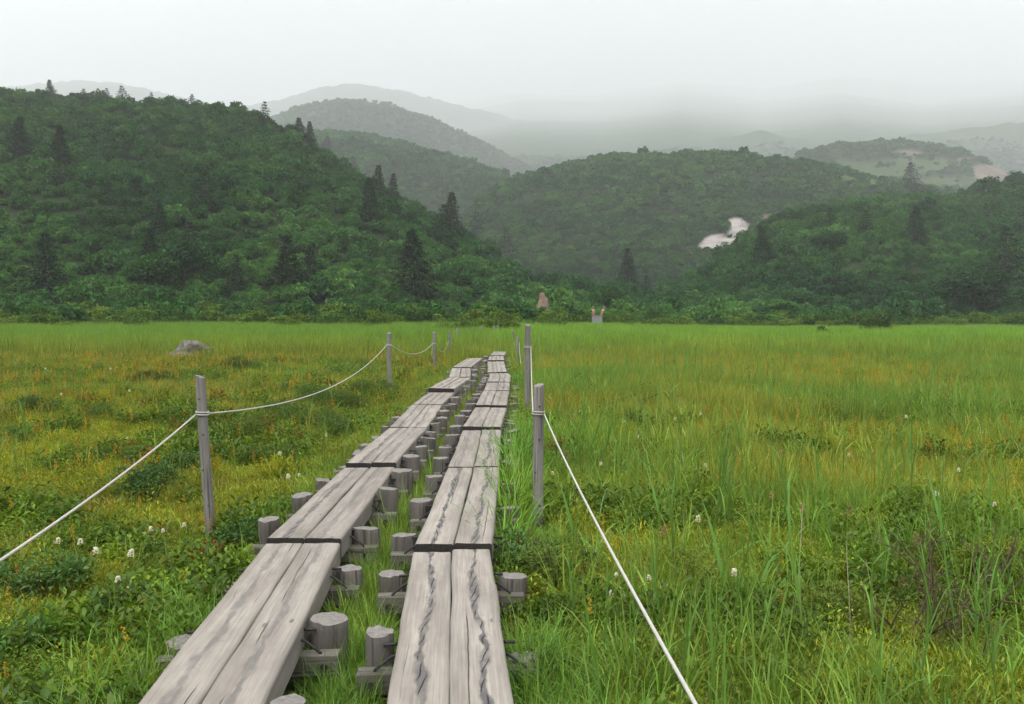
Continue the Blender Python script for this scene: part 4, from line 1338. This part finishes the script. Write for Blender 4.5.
SHRUBS = [ # px, base py, radius, height, leaf L, W, colour, label
    (150, 512, 0.42, 0.42, 0.055, 0.030, (0.040, 0.080, 0.022), "dark green leafy bush behind white flower spikes, left of the leaning post"),
    (190, 480, 0.40, 0.30, 0.050, 0.028, (0.048, 0.090, 0.024), "dark leafy bush touching the back of the leaning left post"),
    (300, 436, 0.75, 0.46, 0.045, 0.022, (0.058, 0.095, 0.022), "large spreading bush beyond the leaning left post, beside the planks"),
    (252, 446, 0.55, 0.38, 0.045, 0.022, (0.070, 0.105, 0.022), "yellowish green spreading bush just right of the leaning left post"),
    (375, 402, 0.60, 0.42, 0.045, 0.022, (0.060, 0.095, 0.022), "low bush beside the fourth plank section of the left walk"),
    (318, 412, 0.70, 0.42, 0.045, 0.022, (0.050, 0.088, 0.022), "dark spreading bush under the middle of the sagging left rope"),
    (272, 470, 0.42, 0.32, 0.045, 0.022, (0.066, 0.105, 0.024), "green bush close to the left stumps of the second plank section"),
    (335, 446, 0.40, 0.36, 0.045, 0.022, (0.052, 0.092, 0.024), "bush pressed against stumps left of the third plank section"),
    (345, 418, 0.55, 0.40, 0.045, 0.022, (0.055, 0.088, 0.022), "low dark bush against the left edge of the third plank section"),
    (246, 566, 0.24, 0.28, 0.060, 0.036, (0.034, 0.075, 0.022), "dark glossy bush growing against the left edge of the nearest planks"),
    (40, 620, 0.34, 0.30, 0.062, 0.036, (0.050, 0.100, 0.026), "broad-leaved green clump near the left border, below the rope"),
    (118, 640, 0.26, 0.26, 0.070, 0.045, (0.075, 0.125, 0.030), "round-leaved pale green plant beside the nearest left planks"),
    (18, 680, 0.22, 0.24, 0.085, 0.050, (0.060, 0.125, 0.030), "big-leaved plant in the bottom left corner"),
    (38, 418, 0.45, 0.35, 0.05, 0.025, (0.040, 0.072, 0.022), "dark bush in the rusty sedge far to the left"),
    (95, 425, 0.40, 0.28, 0.05, 0.025, (0.055, 0.088, 0.024), "small low bush right of the dark one in the rusty sedge"),
    (522, 585, 0.28, 0.36, 0.060, 0.040, (0.060, 0.118, 0.028), "dark leafy bush rising against the right edge of the nearest planks"),
    (560, 600, 0.30, 0.34, 0.045, 0.020, (0.075, 0.110, 0.022), "yellow-green feathery bush right of the dark one by the planks"),
    (690, 602, 0.34, 0.30, 0.040, 0.014, (0.105, 0.150, 0.022), "bright yellow-green needly bush between rope and leaning dry stalk"),
    (985, 585, 0.30, 0.34, 0.040, 0.016, (0.120, 0.155, 0.020), "bright yellow-green bush at the right border behind bare twigs"),
    (840, 640, 0.34, 0.28, 0.040, 0.015, (0.090, 0.120, 0.022), "olive heathy bush in front of the bare twiggy shrub"),
    (240, 375, 0.7, 0.45, 0.06, 0.03, (0.050, 0.085, 0.024), "dark low shrub in the sedge right of the boulder"),
    (150, 388, 0.6, 0.35, 0.06, 0.03, (0.050, 0.075, 0.024), "flat dark shrub in the sedge below the boulder"),
]
for i, (px, py, rad, h, L, W, col, lab) in enumerate(SHRUBS):
    q = on_plane(px, py, 0.0)
    h *= 1.25
    root = empty("leafy_shrub", (q.x, q.y, gz(q.x, q.y)))
    tag(root, lab, "shrub", "leafy bushes standing in the meadow")
    L, W = L * 0.62, W * 0.60; col = tuple(q_ * 1.32 for q_ in col)
    n = int(1500 * (rad / 0.35) ** 2 * (0.032 / L) ** 1.2)
    obj("foliage", bush_mesh("foliage", rad, h, min(n, 5200), L, W, col, 300 + i, lobes=10), root)
    obj("stems", stems_mesh("stems", h, rad * 0.6, 7, 330 + i, M_TWIG), root)
FAR_SHRUBS = [(875, 343, 2.1, 1.55, "wide brownish bush sticking out of the far grass on the right"), (823, 340, 0.8, 1.35, "thin tall bush in the far grass, left of the wide brownish one")]
for i, (px, py, rad, h, lab) in enumerate(FAR_SHRUBS):
    q = at_depth(px, py, 62 - 4 * i)
    o = obj("meadow_shrub", bush_mesh("meadow_shrub", rad * 0.62, h, 900, 0.16, 0.09, (0.040, 0.064, 0.020), 400 + i), None, (q.x, q.y, gz(q.x, q.y)))
    tag(o, lab, "shrub", "leafy bushes standing in the meadow")

# bare twiggy shrubs
def twig_mesh(name, h, seed, n=7, spread=0.35):
    r = np.random.default_rng(seed); mb = MB()
    def branch(p, d, L, rad, lev):
        pts = [p]; q = Vector(p); dd = Vector(d)
        for s in range(4):
            dd = (dd + Vector(r.normal(0, 0.16, 3))).normalized()
            if dd.z < 0.15: dd.z = 0.2
            q = q + dd * L / 4; pts.append(tuple(q))
        v, f = tube(pts, [rad, rad * 0.85, rad * 0.7, rad * 0.55, rad * 0.35], 5); mb.add(v, f)
        if lev > 0:
            for _ in range(3):
                k = r.integers(1, 5)
                nd = (dd + Vector(r.normal(0, 0.7, 3)) + Vector((0, 0, 0.25))).normalized()
                branch(pts[k], nd, L * r.uniform(0.35, 0.6), rad * 0.55, lev - 1)
    for i in range(n):
        a = r.uniform(0, 2 * PI)
        branch((spread * 0.3 * r.normal(), spread * 0.3 * r.normal(), -0.03), (spread * math.cos(a), spread * math.sin(a), 1), h * r.uniform(0.55, 0.8), 0.0085, 2)
    return mb.mesh(name, [M_TWIG])
TWIGS = [(930, 655, 0.80, 13, "bare dark twiggy shrub standing in the grass at right"), (1004, 605, 0.7, 4, "single crooked bare branch at the right border"),
         (800, 620, 0.25, 3, "small dark dead twig low in the grass left of the bare shrub"), (330, 690, 0.0, 0, "")]
for i, (px, py, h, n, lab) in enumerate(TWIGS):
    if n == 0: continue
    q = on_plane(px, py, 0.0)
    root = empty("bare_shrub", (q.x, q.y, gz(q.x, q.y)))
    tag(root, lab, "shrub")
    obj("branches", twig_mesh("branches", h, 500 + i, n), root)
    obj("withered_leaves", bush_mesh("withered_leaves", 0.36 if n > 4 else 0.16, h * 0.95, 380 if n > 4 else 60, 0.030, 0.012, (0.075, 0.055, 0.028), 520 + i), root)
# dry bent stalks
DRY = [((737, 583), (722, 612), "pale dead grass stalk leaning in the green right of the rope", 0.009), ((866, 560), (880, 655), "thin dry stem standing left of the bare twiggy shrub", 0.0028),
       ((803, 505), (790, 650), "long pale dry stem rising from the grass right of the rope", 0.003), ((846, 540), (850, 690), "second dry stem between the long one and the bare shrub", 0.0025)]
for a, b_, lab, r_ in DRY:
    q0 = on_plane(b_[0], b_[1], 0.0); T = at_depth(a[0], a[1], q0.y - 0.02)
    v, f = tube([(0, 0, -0.03), tuple((T - q0) * 0.5 + Vector((0.01, 0, 0))), tuple(T - q0)], [r_, r_ * 0.9, r_ * 0.4], 5)
    o = obj("dry_stalk", mesh_from("dry_stalk", v, f, [M_DRY], None, True), None, q0)
    tag(o, lab, "stalk")

# ------------------------------------------------------------------ trees
def crown_mesh(name, n, L, seed, mat, lobes=12, flat=0.75, W=None):
    """a broadleaf crown of unit radius with its base near z=0: leaf-clump faces through uneven lobes"""
    r = np.random.default_rng(seed)
    P, D, C = [], [], []
    for l in range(lobes):
        a = r.uniform(0, 2 * PI); q = 0.72 * math.sqrt(r.random())
        c = np.array([q * math.cos(a), q * math.sin(a), (0.30 + 0.55 * r.random() * (1 - 0.6 * q * q)) * flat * 1.5])
        lr = r.uniform(0.26, 0.46)
        m = n // lobes
        d = r.normal(0, 1, (m, 3)); d /= np.linalg.norm(d, axis=1, keepdims=True)
        d[:, 2] = np.where(d[:, 2] < -0.3, -d[:, 2], d[:, 2])
        P.append(c + d * lr * r.uniform(0.6, 1.05, (m, 1)) * np.array([1, 1, 0.8]))
        D.append(np.cross(d, r.normal(0, 1, (m, 3))) + 0.35 * d)
        C.append(np.full((m, 1), r.uniform(0.78, 1.22)))
    P, D, C = np.vstack(P), np.vstack(D), np.vstack(C)
    n = len(P)
    v, f, c = leaves(P, D, L, W or L * 0.8, r, (1, 1, 1), 0.16)
    c = c * np.repeat(C, 4, axis=0)
    return mesh_from(name, v, f, [mat], None, False, c)

def conifer_crown(name, seed, mat, tiers=15, n_b=11, dens=9, broad=0.30):
    """unit-height fir: drooping branch sprays in uneven tiers"""
    r = np.random.default_rng(seed)
    P, D, Ls = [], [], []
    for t in range(tiers):
        f = t / (tiers - 1)
        z = 0.04 + 0.94 * f
        R = broad * (1 - f) ** 0.85 * r.uniform(0.75, 1.2) + 0.012
        nb = max(4, int(n_b * (1 - 0.5 * f)))
        a0 = r.uniform(0, 2 * PI)
        for b_ in range(nb):
            a = a0 + 2 * PI * b_ / nb + r.normal(0, 0.2)
            RR = R * r.uniform(0.65, 1.15)
            for k in range(dens):
                u = ((k + r.random()) / dens) ** 0.65
                P.append((RR * u * math.cos(a) + r.normal(0, 0.012), RR * u * math.sin(a) + r.normal(0, 0.012), z - 0.30 * RR * u * u + 0.015 * r.normal()))
                s = r.normal(0, 0.9)
                D.append((math.cos(a + s), math.sin(a + s), -0.15 + r.normal(0, 0.25)))
                Ls.append(0.055 + 0.02 * (1 - f))
    v, f_, c = leaves(np.array(P), np.array(D), np.array(Ls), np.array(Ls) * 0.42, r, (1, 1, 1), 0.22)
    return mesh_from(name, v, f_, [mat], None, False, c)

# -- forest on the hills: one mass (stuff)
mid_protos = [crown_mesh("forest_crown", 640, 0.20, 600 + i, M_FOREST, lobes=12) for i in range(6)]
far_protos = [crown_mesh("far_crown", 200, 0.33, 640 + i, M_FOREST, lobes=8) for i in range(4)]
con_protos = [conifer_crown("forest_conifer", 660 + i, M_FOREST, 11, 8, 4, 0.26) for i in range(2)]
C_FOREST = proto_collection("forest_crown", mid_protos + far_protos + con_protos)

def build_forest():
    rng = np.random.default_rng(77)
    P, R, S, T, I = [], [], [], [], []
    bands = [  # y0, y1, spacing m, crown radius range, protos
        (88, 150, 2.4, (1.0, 1.9), range(0, 6)), (150, 260, 2.8, (1.15, 2.2), range(0, 6)), (260, 460, 4.0, (1.7, 3.3), range(0, 6)),
        (460, 900, 4.7, (1.9, 3.5), range(6, 10)), (900, 1650, 8.5, (3.2, 5.6), range(6, 10)), (1650, 2050, 11, (3.5, 5.5), range(6, 10))]
    for (y0, y1, sp, (r0, r1), prs) in bands:
        k = 0.98
        n = int(2 * k * (y1 * y1 - y0 * y0) / 2 / (sp * sp) * (1.7 if y1 < 300 else 1.35))
        y = np.sqrt(y0 * y0 + rng.random(n) * (y1 * y1 - y0 * y0)); x = rng.uniform(-k, k, n) * y
        px = CX + FPX * x / y
        z = H(x, y)
        ok = y > treeline(px) + 3.5
        # keep what faces the viewer: drop points far behind a nearer ridge
        ok &= ~((np.abs(px - 543) < 9) & (y < 134) & (y > 122))
        ok &= (in_blob(x, y, z, SOIL) < 0.4) & (in_blob(x, y, z, PALE) < 0.3)
        lawn = in_blob(x, y, z, LAWN)
        ok &= (lawn < 0.5) | (rng.random(n) < 0.3)
        # hidden from every plausible viewpoint: simple horizon test along the view ray
        vis = np.ones(n, bool)
        for f in (0.35, 0.5, 0.62, 0.72, 0.8, 0.87, 0.93):
            yy = y * f
            zz = H(x * f, np.maximum(yy, 61)) * (yy > 80)
            vis &= zz < (EYE + (z + 16 - EYE) * f) + 3
        ok &= vis
        x, y, z, px = x[ok], y[ok], z[ok], px[ok]
        n = len(x)
        s = rng.uniform(r0, r1, n) * (0.7 + 0.6 * fbm(x, y, sp * 7, 2)) * np.where(rng.random(n) < (0.12 if y1 < 300 else 0.05), rng.uniform(1.25, 1.7, n), 1.0) * np.where(rng.random(n) < 0.3, 0.7, 1.0)
        hs = s * rng.uniform(0.8, 1.35, n)
        P.append(np.stack([x, y, z - 0.15 * s], 1))
        R.append(np.stack([rng.normal(0, 0.08, n), rng.normal(0, 0.08, n), rng.uniform(0, 2 * PI, n)], 1))
        idx = rng.choice(list(prs), n)
        con = (fbm(x + 400, y, 60, 3) + rng.random(n) * 0.35 > 0.93) & (y < 0)
        idx = np.where(con, rng.choice([10, 11], n), idx)
        S.append(np.where(con[:, None], np.stack([hs * 2.6, hs * 2.6, hs * 2.9], 1), np.stack([s, s, hs], 1)))
        a = fbm(x, y, sp * 12, 3); b_ = rng.random(n)
        dark = np.array([0.014, 0.042, 0.020]); mid = np.array([0.030, 0.086, 0.030]); lite = np.array([0.064, 0.140, 0.042])
        w = np.clip(a * 1.2 - 0.35 + 0.55 * b_, 0, 1)[:, None]
        c = np.where(w < 0.5, dark + (mid - dark) * w * 2, mid + (lite - mid) * (w - 0.5) * 2)
        c = c * rng.normal(1, 0.12, (n, 1))
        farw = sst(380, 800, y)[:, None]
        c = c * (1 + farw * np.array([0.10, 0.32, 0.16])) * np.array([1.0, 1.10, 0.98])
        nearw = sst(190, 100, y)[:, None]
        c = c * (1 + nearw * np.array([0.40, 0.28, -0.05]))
        c[con] = np.array([0.018, 0.034, 0.017]) * rng.normal(1, 0.15, (con.sum(), 1))
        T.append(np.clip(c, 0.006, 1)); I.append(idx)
    return np.vstack(P), np.vstack(R), np.vstack(S), np.vstack(T), np.concatenate(I)
g = build_forest()
print("forest", len(g[0]))
for c_ in [(125,165),(205,215),(417,304),(190,262),(62,192)]: print(c_, on_terrain(*c_, 84.0, 700.0))
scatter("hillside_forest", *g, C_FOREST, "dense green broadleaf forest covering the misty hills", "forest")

# -- thicket at the meadow edge: single shrubs
rng = np.random.default_rng(88)
shrub_protos = [crown_mesh("thicket_shrub", 1500, 0.15, 700 + i, M_TREE, lobes=15, flat=0.7) for i in range(8)]
count = 0
for row in range(4):
    px = -300 + rng.uniform(0, 6)
    while px < 1320:
        y = float(treeline(px)) + 1.0 + row * 3.0 + rng.normal(0, 0.9)
        x = (px - CX) / FPX * y
        s = rng.uniform(0.95, 1.8) * (1.0 + 0.16 * row)
        if 425 < px < 520 and row == 0: s *= 0.9
        o = obj("thicket_shrub", shrub_protos[int(rng.integers(8))], None, (x, y, gz(x, y) - 0.1))
        o.rotation_euler = (0, 0, rng.uniform(0, 2 * PI))
        hs = s * rng.uniform(0.85, 1.25)
        o.scale = (s * rng.uniform(0.9, 1.2), s, hs)
        w = rng.random()
        d_, m_, l_ = np.array((0.034, 0.078, 0.018)), np.array((0.068, 0.132, 0.022)), np.array((0.112, 0.178, 0.026))
        c = d_ + (m_ - d_) * w * 2 if w < 0.5 else m_ + (l_ - m_) * (w - 0.5) * 2
        o.color = (*c, 1)
        kind = "dark green" if w < 0.4 else ("mid green" if w < 0.75 else "yellowish green")
        side = "left" if px < 470 else "right"
        lab = "%s shrub in the thicket along the meadow's far edge, %s of the boardwalk" % (kind, side)
        tag(o, lab, "shrub", "%s thicket shrubs %s of the boardwalk" % (kind, side))
        count += 1
        px += s * 1.35 / y * FPX * rng.uniform(0.75, 1.25) * (1.0 if row < 2 else 1.4)
for k_ in range(64):                                  # low bushes straggling out into the reeds
    if k_ < 12:
        px = rng.uniform(425, 512); y = rng.uniform(66, 80)
    else:
        px = rng.uniform(-40, 1070); y = float(treeline(px)) - abs(rng.normal(0, 9)) - 1
    x = (px - CX) / FPX * y
    s = rng.uniform(0.75, 1.25)
    o = obj("thicket_shrub", shrub_protos[int(rng.integers(8))], None, (x, y, gz(x, y) - 0.05))
    o.rotation_euler = (0, 0, rng.uniform(0, 2 * PI)); o.scale = (s * 1.15, s, s * rng.uniform(0.75, 1.2))
    w = rng.uniform(0.2, 0.9)
    c = np.array((0.05, 0.10, 0.02)) * (1 - w) + np.array((0.105, 0.165, 0.028)) * w
    o.color = (*c, 1)
    if k_ < 12: tag(o, "low green bush in the clump where the boardwalk reaches the thicket", "shrub", "low bushes clumped at the end of the boardwalk")
    else: tag(o, "low light green bush standing forward in the reeds before the thicket", "shrub", "low bushes straggling out of the thicket")
print("thicket", count)

# -- conifers standing out on the hills
con_big = [conifer_crown("crown", 750 + i, M_TREE, 16, 12, 12, 0.36) for i in range(3)]
con_wide = [conifer_crown("crown", 760 + i, M_TREE, 11, 12, 12, 0.52) for i in range(2)]
tv, tf = tube([(0, 0, -0.03), (0, 0, 0.5), (0.0, 0, 0.97)], [0.022, 0.014, 0.003], 7)
trunk_me = mesh_from("trunk", tv, tf, [M_BARK], None, True)
CON = [ # px, top y, base y, wide?, label
    (46, 238, 296, 0, "lone dark fir at the foot of the left hill, near the left border"),
    (417, 236, 304, 0, "largest dark fir, standing at the foot of the left hill above the boardwalk"),
    (628, 264, 298, 0, "small pointed fir right of centre at the valley floor"),
    (765, 237, 264, 0, "dark pointed tree below the pale outcrop on the right hill"),
    (160, 205, 243, 0, "fir in the middle of the left hill, above the rounded light green tree"),
    (150, 232, 270, 0, "fir just left of the rounded light green tree"),
    (286, 240, 290, 0, "left one of two firs low on the left hill, above the thicket"),
    (312, 250, 292, 0, "right one of two firs low on the left hill, above the thicket"),
    (236, 258, 296, 0, "dark fir low on the left hill, right of the rounded tree"),
    (205, 178, 215, 1, "broad dark pine halfway up the left hill"),
    (125, 140, 165, 1, "broad dark pine high on the left hill"),
    (62, 158, 192, 1, "dark conifer high on the left hill toward the left border"),
    (20, 120, 160, 0, "tall dark conifer near the top of the left hill at the left border"),
    (58, 128, 170, 0, "dark conifer near the top of the left hill, second from the left border"),
    (190, 225, 262, 1, "dark spreading pine above the left thicket, right of the rounded tree"),
    (377, 168, 200, 0, "dark fir on the crest where the left hill drops to the valley"),
    (368, 182, 225, 0, "dark fir just below the crest of the left hill"),
    (392, 176, 205, 0, "small fir on the crest right of two others"),
    (450, 196, 240, 0, "fir on the lower crest above the largest dark fir"),
    (440, 208, 250, 1, "broad pine on the lower crest left of the valley"),
    (475, 214, 246, 1, "pine at the lower end of the left crest"),
    (505, 232, 262, 1, "last dark tree at the end of the left crest"),
    (355, 158, 180, 0, "slim fir on the sloping left skyline"),
    (325, 138, 160, 0, "slim fir on the upper part of the sloping left skyline"),
    (300, 120, 134, 0, "small fir sticking out of the left skyline where it starts to drop"),
    (310, 124, 138, 0, "small fir right beside another on the left skyline"),
    (265, 104, 122, 1, "bushy pine on the left skyline before the drop"),
    (192, 96, 112, 1, "flat-topped pine leaning on the left skyline"),
    (150, 94, 110, 1, "low pine on the left skyline, left of the flat-topped one"),
    (124, 88, 108, 1, "bushy pine on the left skyline above the hill's middle"),
    (106, 90, 106, 1, "pointed small fir on the left skyline"),
    (52, 82, 103, 0, "pointed fir on the left skyline near the left border"),
    (84, 90, 106, 1, "low dark pine on the left skyline between two firs"),
    (830, 216, 234, 1, "left of two broad dark pines on the right hill"),
    (866, 220, 240, 1, "right of two broad dark pines on the right hill"),
    (846, 226, 240, 0, "small fir between two broad pines on the right hill"),
    (914, 220, 248, 0, "dark fir on the right hill, right of the two broad pines"),
    (912, 172, 195, 1, "lone tree on the skyline of the right hill"),
    (645, 284, 302, 1, "small dark pine beside the small pointed fir"),
    (1005, 245, 285, 1, "broad dark tree at the right border"),
]
def copy_tree(root, parts):
    pass
for i, (px, ty, by, wide, lab) in enumerate(CON):
    q = None
    b0 = by
    while q is None and b0 < 310:
        q = on_terrain(px, b0, 84.0, 700.0); b0 += 2
    if q is None: continue
    T = at_depth(px, ty, q.y)
    h = max(2.5, (T.z - q.z) * (1.45 if px > 600 else 1.08))
    root = empty("conifer_tree", q, random.uniform(0, 6.28))
    root.scale = (h * random.uniform(0.9, 1.3), h * random.uniform(0.9, 1.3), h)
    root.rotation_euler.x = random.gauss(0, 0.05); root.rotation_euler.y = random.gauss(0, 0.05)
    tag(root, lab, "tree", "dark conifers standing out of the forest")
    c = obj("crown", (con_wide if wide else con_big)[i % (2 if wide else 3)], root)
    k = random.uniform(0.7, 1.05)
    c.color = (0.022 * k, 0.048 * k, 0.025 * k, 1)
    obj("trunk", trunk_me, root)
# round broadleaf trees that stand out
ROUND = [(152, 252, 292, 0.055, 0.088, 0.024, "rounded light green tree at the foot of the left hill"), (183, 240, 285, 0.034, 0.062, 0.022, "rounded dark tree beside the light green one on the left hill"),
         (975, 268, 314, 0.030, 0.050, 0.020, "broad dark tree behind the thicket on the right"), (945, 276, 312, 0.036, 0.060, 0.022, "rounded tree left of the broad dark one on the right"),
         (605, 285, 318, 0.05, 0.082, 0.024, "rounded green tree behind the marker poles"), (830, 230, 255, 0.04, 0.065, 0.022, "rounded tree under two dark pines on the right hill")]
rt = [crown_mesh("crown", 2600, 0.11, 790 + i, M_TREE, lobes=20, flat=0.8) for i in range(3)]
for i, (px, ty, by, r_, g_, b_, lab) in enumerate(ROUND):
    q = on_terrain(px, by, 84.0, 700.0)
    if q is None: continue
    T = at_depth(px, ty, q.y); h = max(2.5, T.z - q.z)
    root = empty("broadleaf_tree", q)
    root.scale = (h / 1.35, h / 1.35, h / 1.35)
    tag(root, lab, "tree")
    c = obj("crown", rt[i % 3], root, (0, 0, 0.12)); c.color = (r_ * 0.62, g_ * 1.12, b_ * 1.0, 1)
    t = obj("trunk", trunk_me, root); t.scale = (2.2, 2.2, 0.8)

# ------------------------------------------------------------------ pale rock outcrops on the middle hill
def outcrop(px, py, wpx, hpx, label, seed):
    q = on_terrain(px, py, 300, 1200)
    k = q.y / FPX
    sx = wpx * k / 2; sz = hpx * k
    o = obj("rock_outcrop", lump("rock_outcrop", sx, sx * 0.7, sz, M_PALE, seed, 48, 20, 0.22), None, (q.x, q.y + sx * 0.15, q.z - sz * 0.12))
    tag(o, label, "rock", "pale bare rocks on the hillside")
outcrop(733, 246, 8, 6, "small white rock between the two pale outcrops", 7.7)
outcrop(757, 224, 5, 5, "tiny white rock right of the upper pale rock face", 9.1)

M_EARTH = simple_mat("orange_bare_earth", (0.12, 0.075, 0.05), (0.25, 0.18, 0.135), 0.8, 0.95, 0.8, 0.3)
q = at_depth(543, 306, 134.0)
k = q.y / FPX
o = obj("earth_bank", lump("earth_bank", 6.5 * k, 4.0 * k, at_depth(543, 295, 134.0).z - gz(q.x, 134.0), M_EARTH, 3.1, 40, 18, 0.35), None, (q.x, 134.0, gz(q.x, 134.0)))
tag(o, "small bare orange earth bank among trees at the foot of the left hill", "bank")
# ------------------------------------------------------------------ marker with two poles at the meadow edge
q = at_depth(597, 322, 103.0)
root = empty("trail_marker", (q.x, q.y, gz(q.x, q.y)))
tag(root, "grey marker box with two leaning red and white poles at the meadow's far edge", "marker")
k = 103.0 / FPX
topz = at_depth(597, 316, 103.0).z - root.location.z
mb = MB(); v, f = box((0, 0, topz / 2 - 0.1), (10 * k, 0.5, topz + 0.2)); mb.add(v, f)
v, f = box((0, 0, topz + 0.03), (11 * k, 0.6, 0.06)); mb.add(v, f)
obj("box", mb.mesh("box", [M_GREY]), root)
for s, lean in ((-1, -0.05), (1, 0.45)):
    hh = 9.5 * k
    x0 = s * 3.6 * k
    pts = [(x0, -0.1, topz - 0.2), (x0 + lean * 0.4, -0.1, topz + hh * 0.42), (x0 + lean, -0.1, topz + hh)]
    v, f = tube(pts[:2], [0.15, 0.15], 9); po = obj("pole", mesh_from("pole", v, f, [M_RED], None, True), root)
    v, f = tube([pts[1], tuple((Vector(pts[1]) + Vector(pts[2])) / 2)], [0.151, 0.14], 9); obj("white_band", mesh_from("white_band", v, f, [M_WHITE], None, True), po)
    v, f = tube([tuple((Vector(pts[1]) + Vector(pts[2])) / 2), pts[2]], [0.14, 0.10], 9); obj("red_tip", mesh_from("red_tip", v, f, [M_RED], None, True), po)
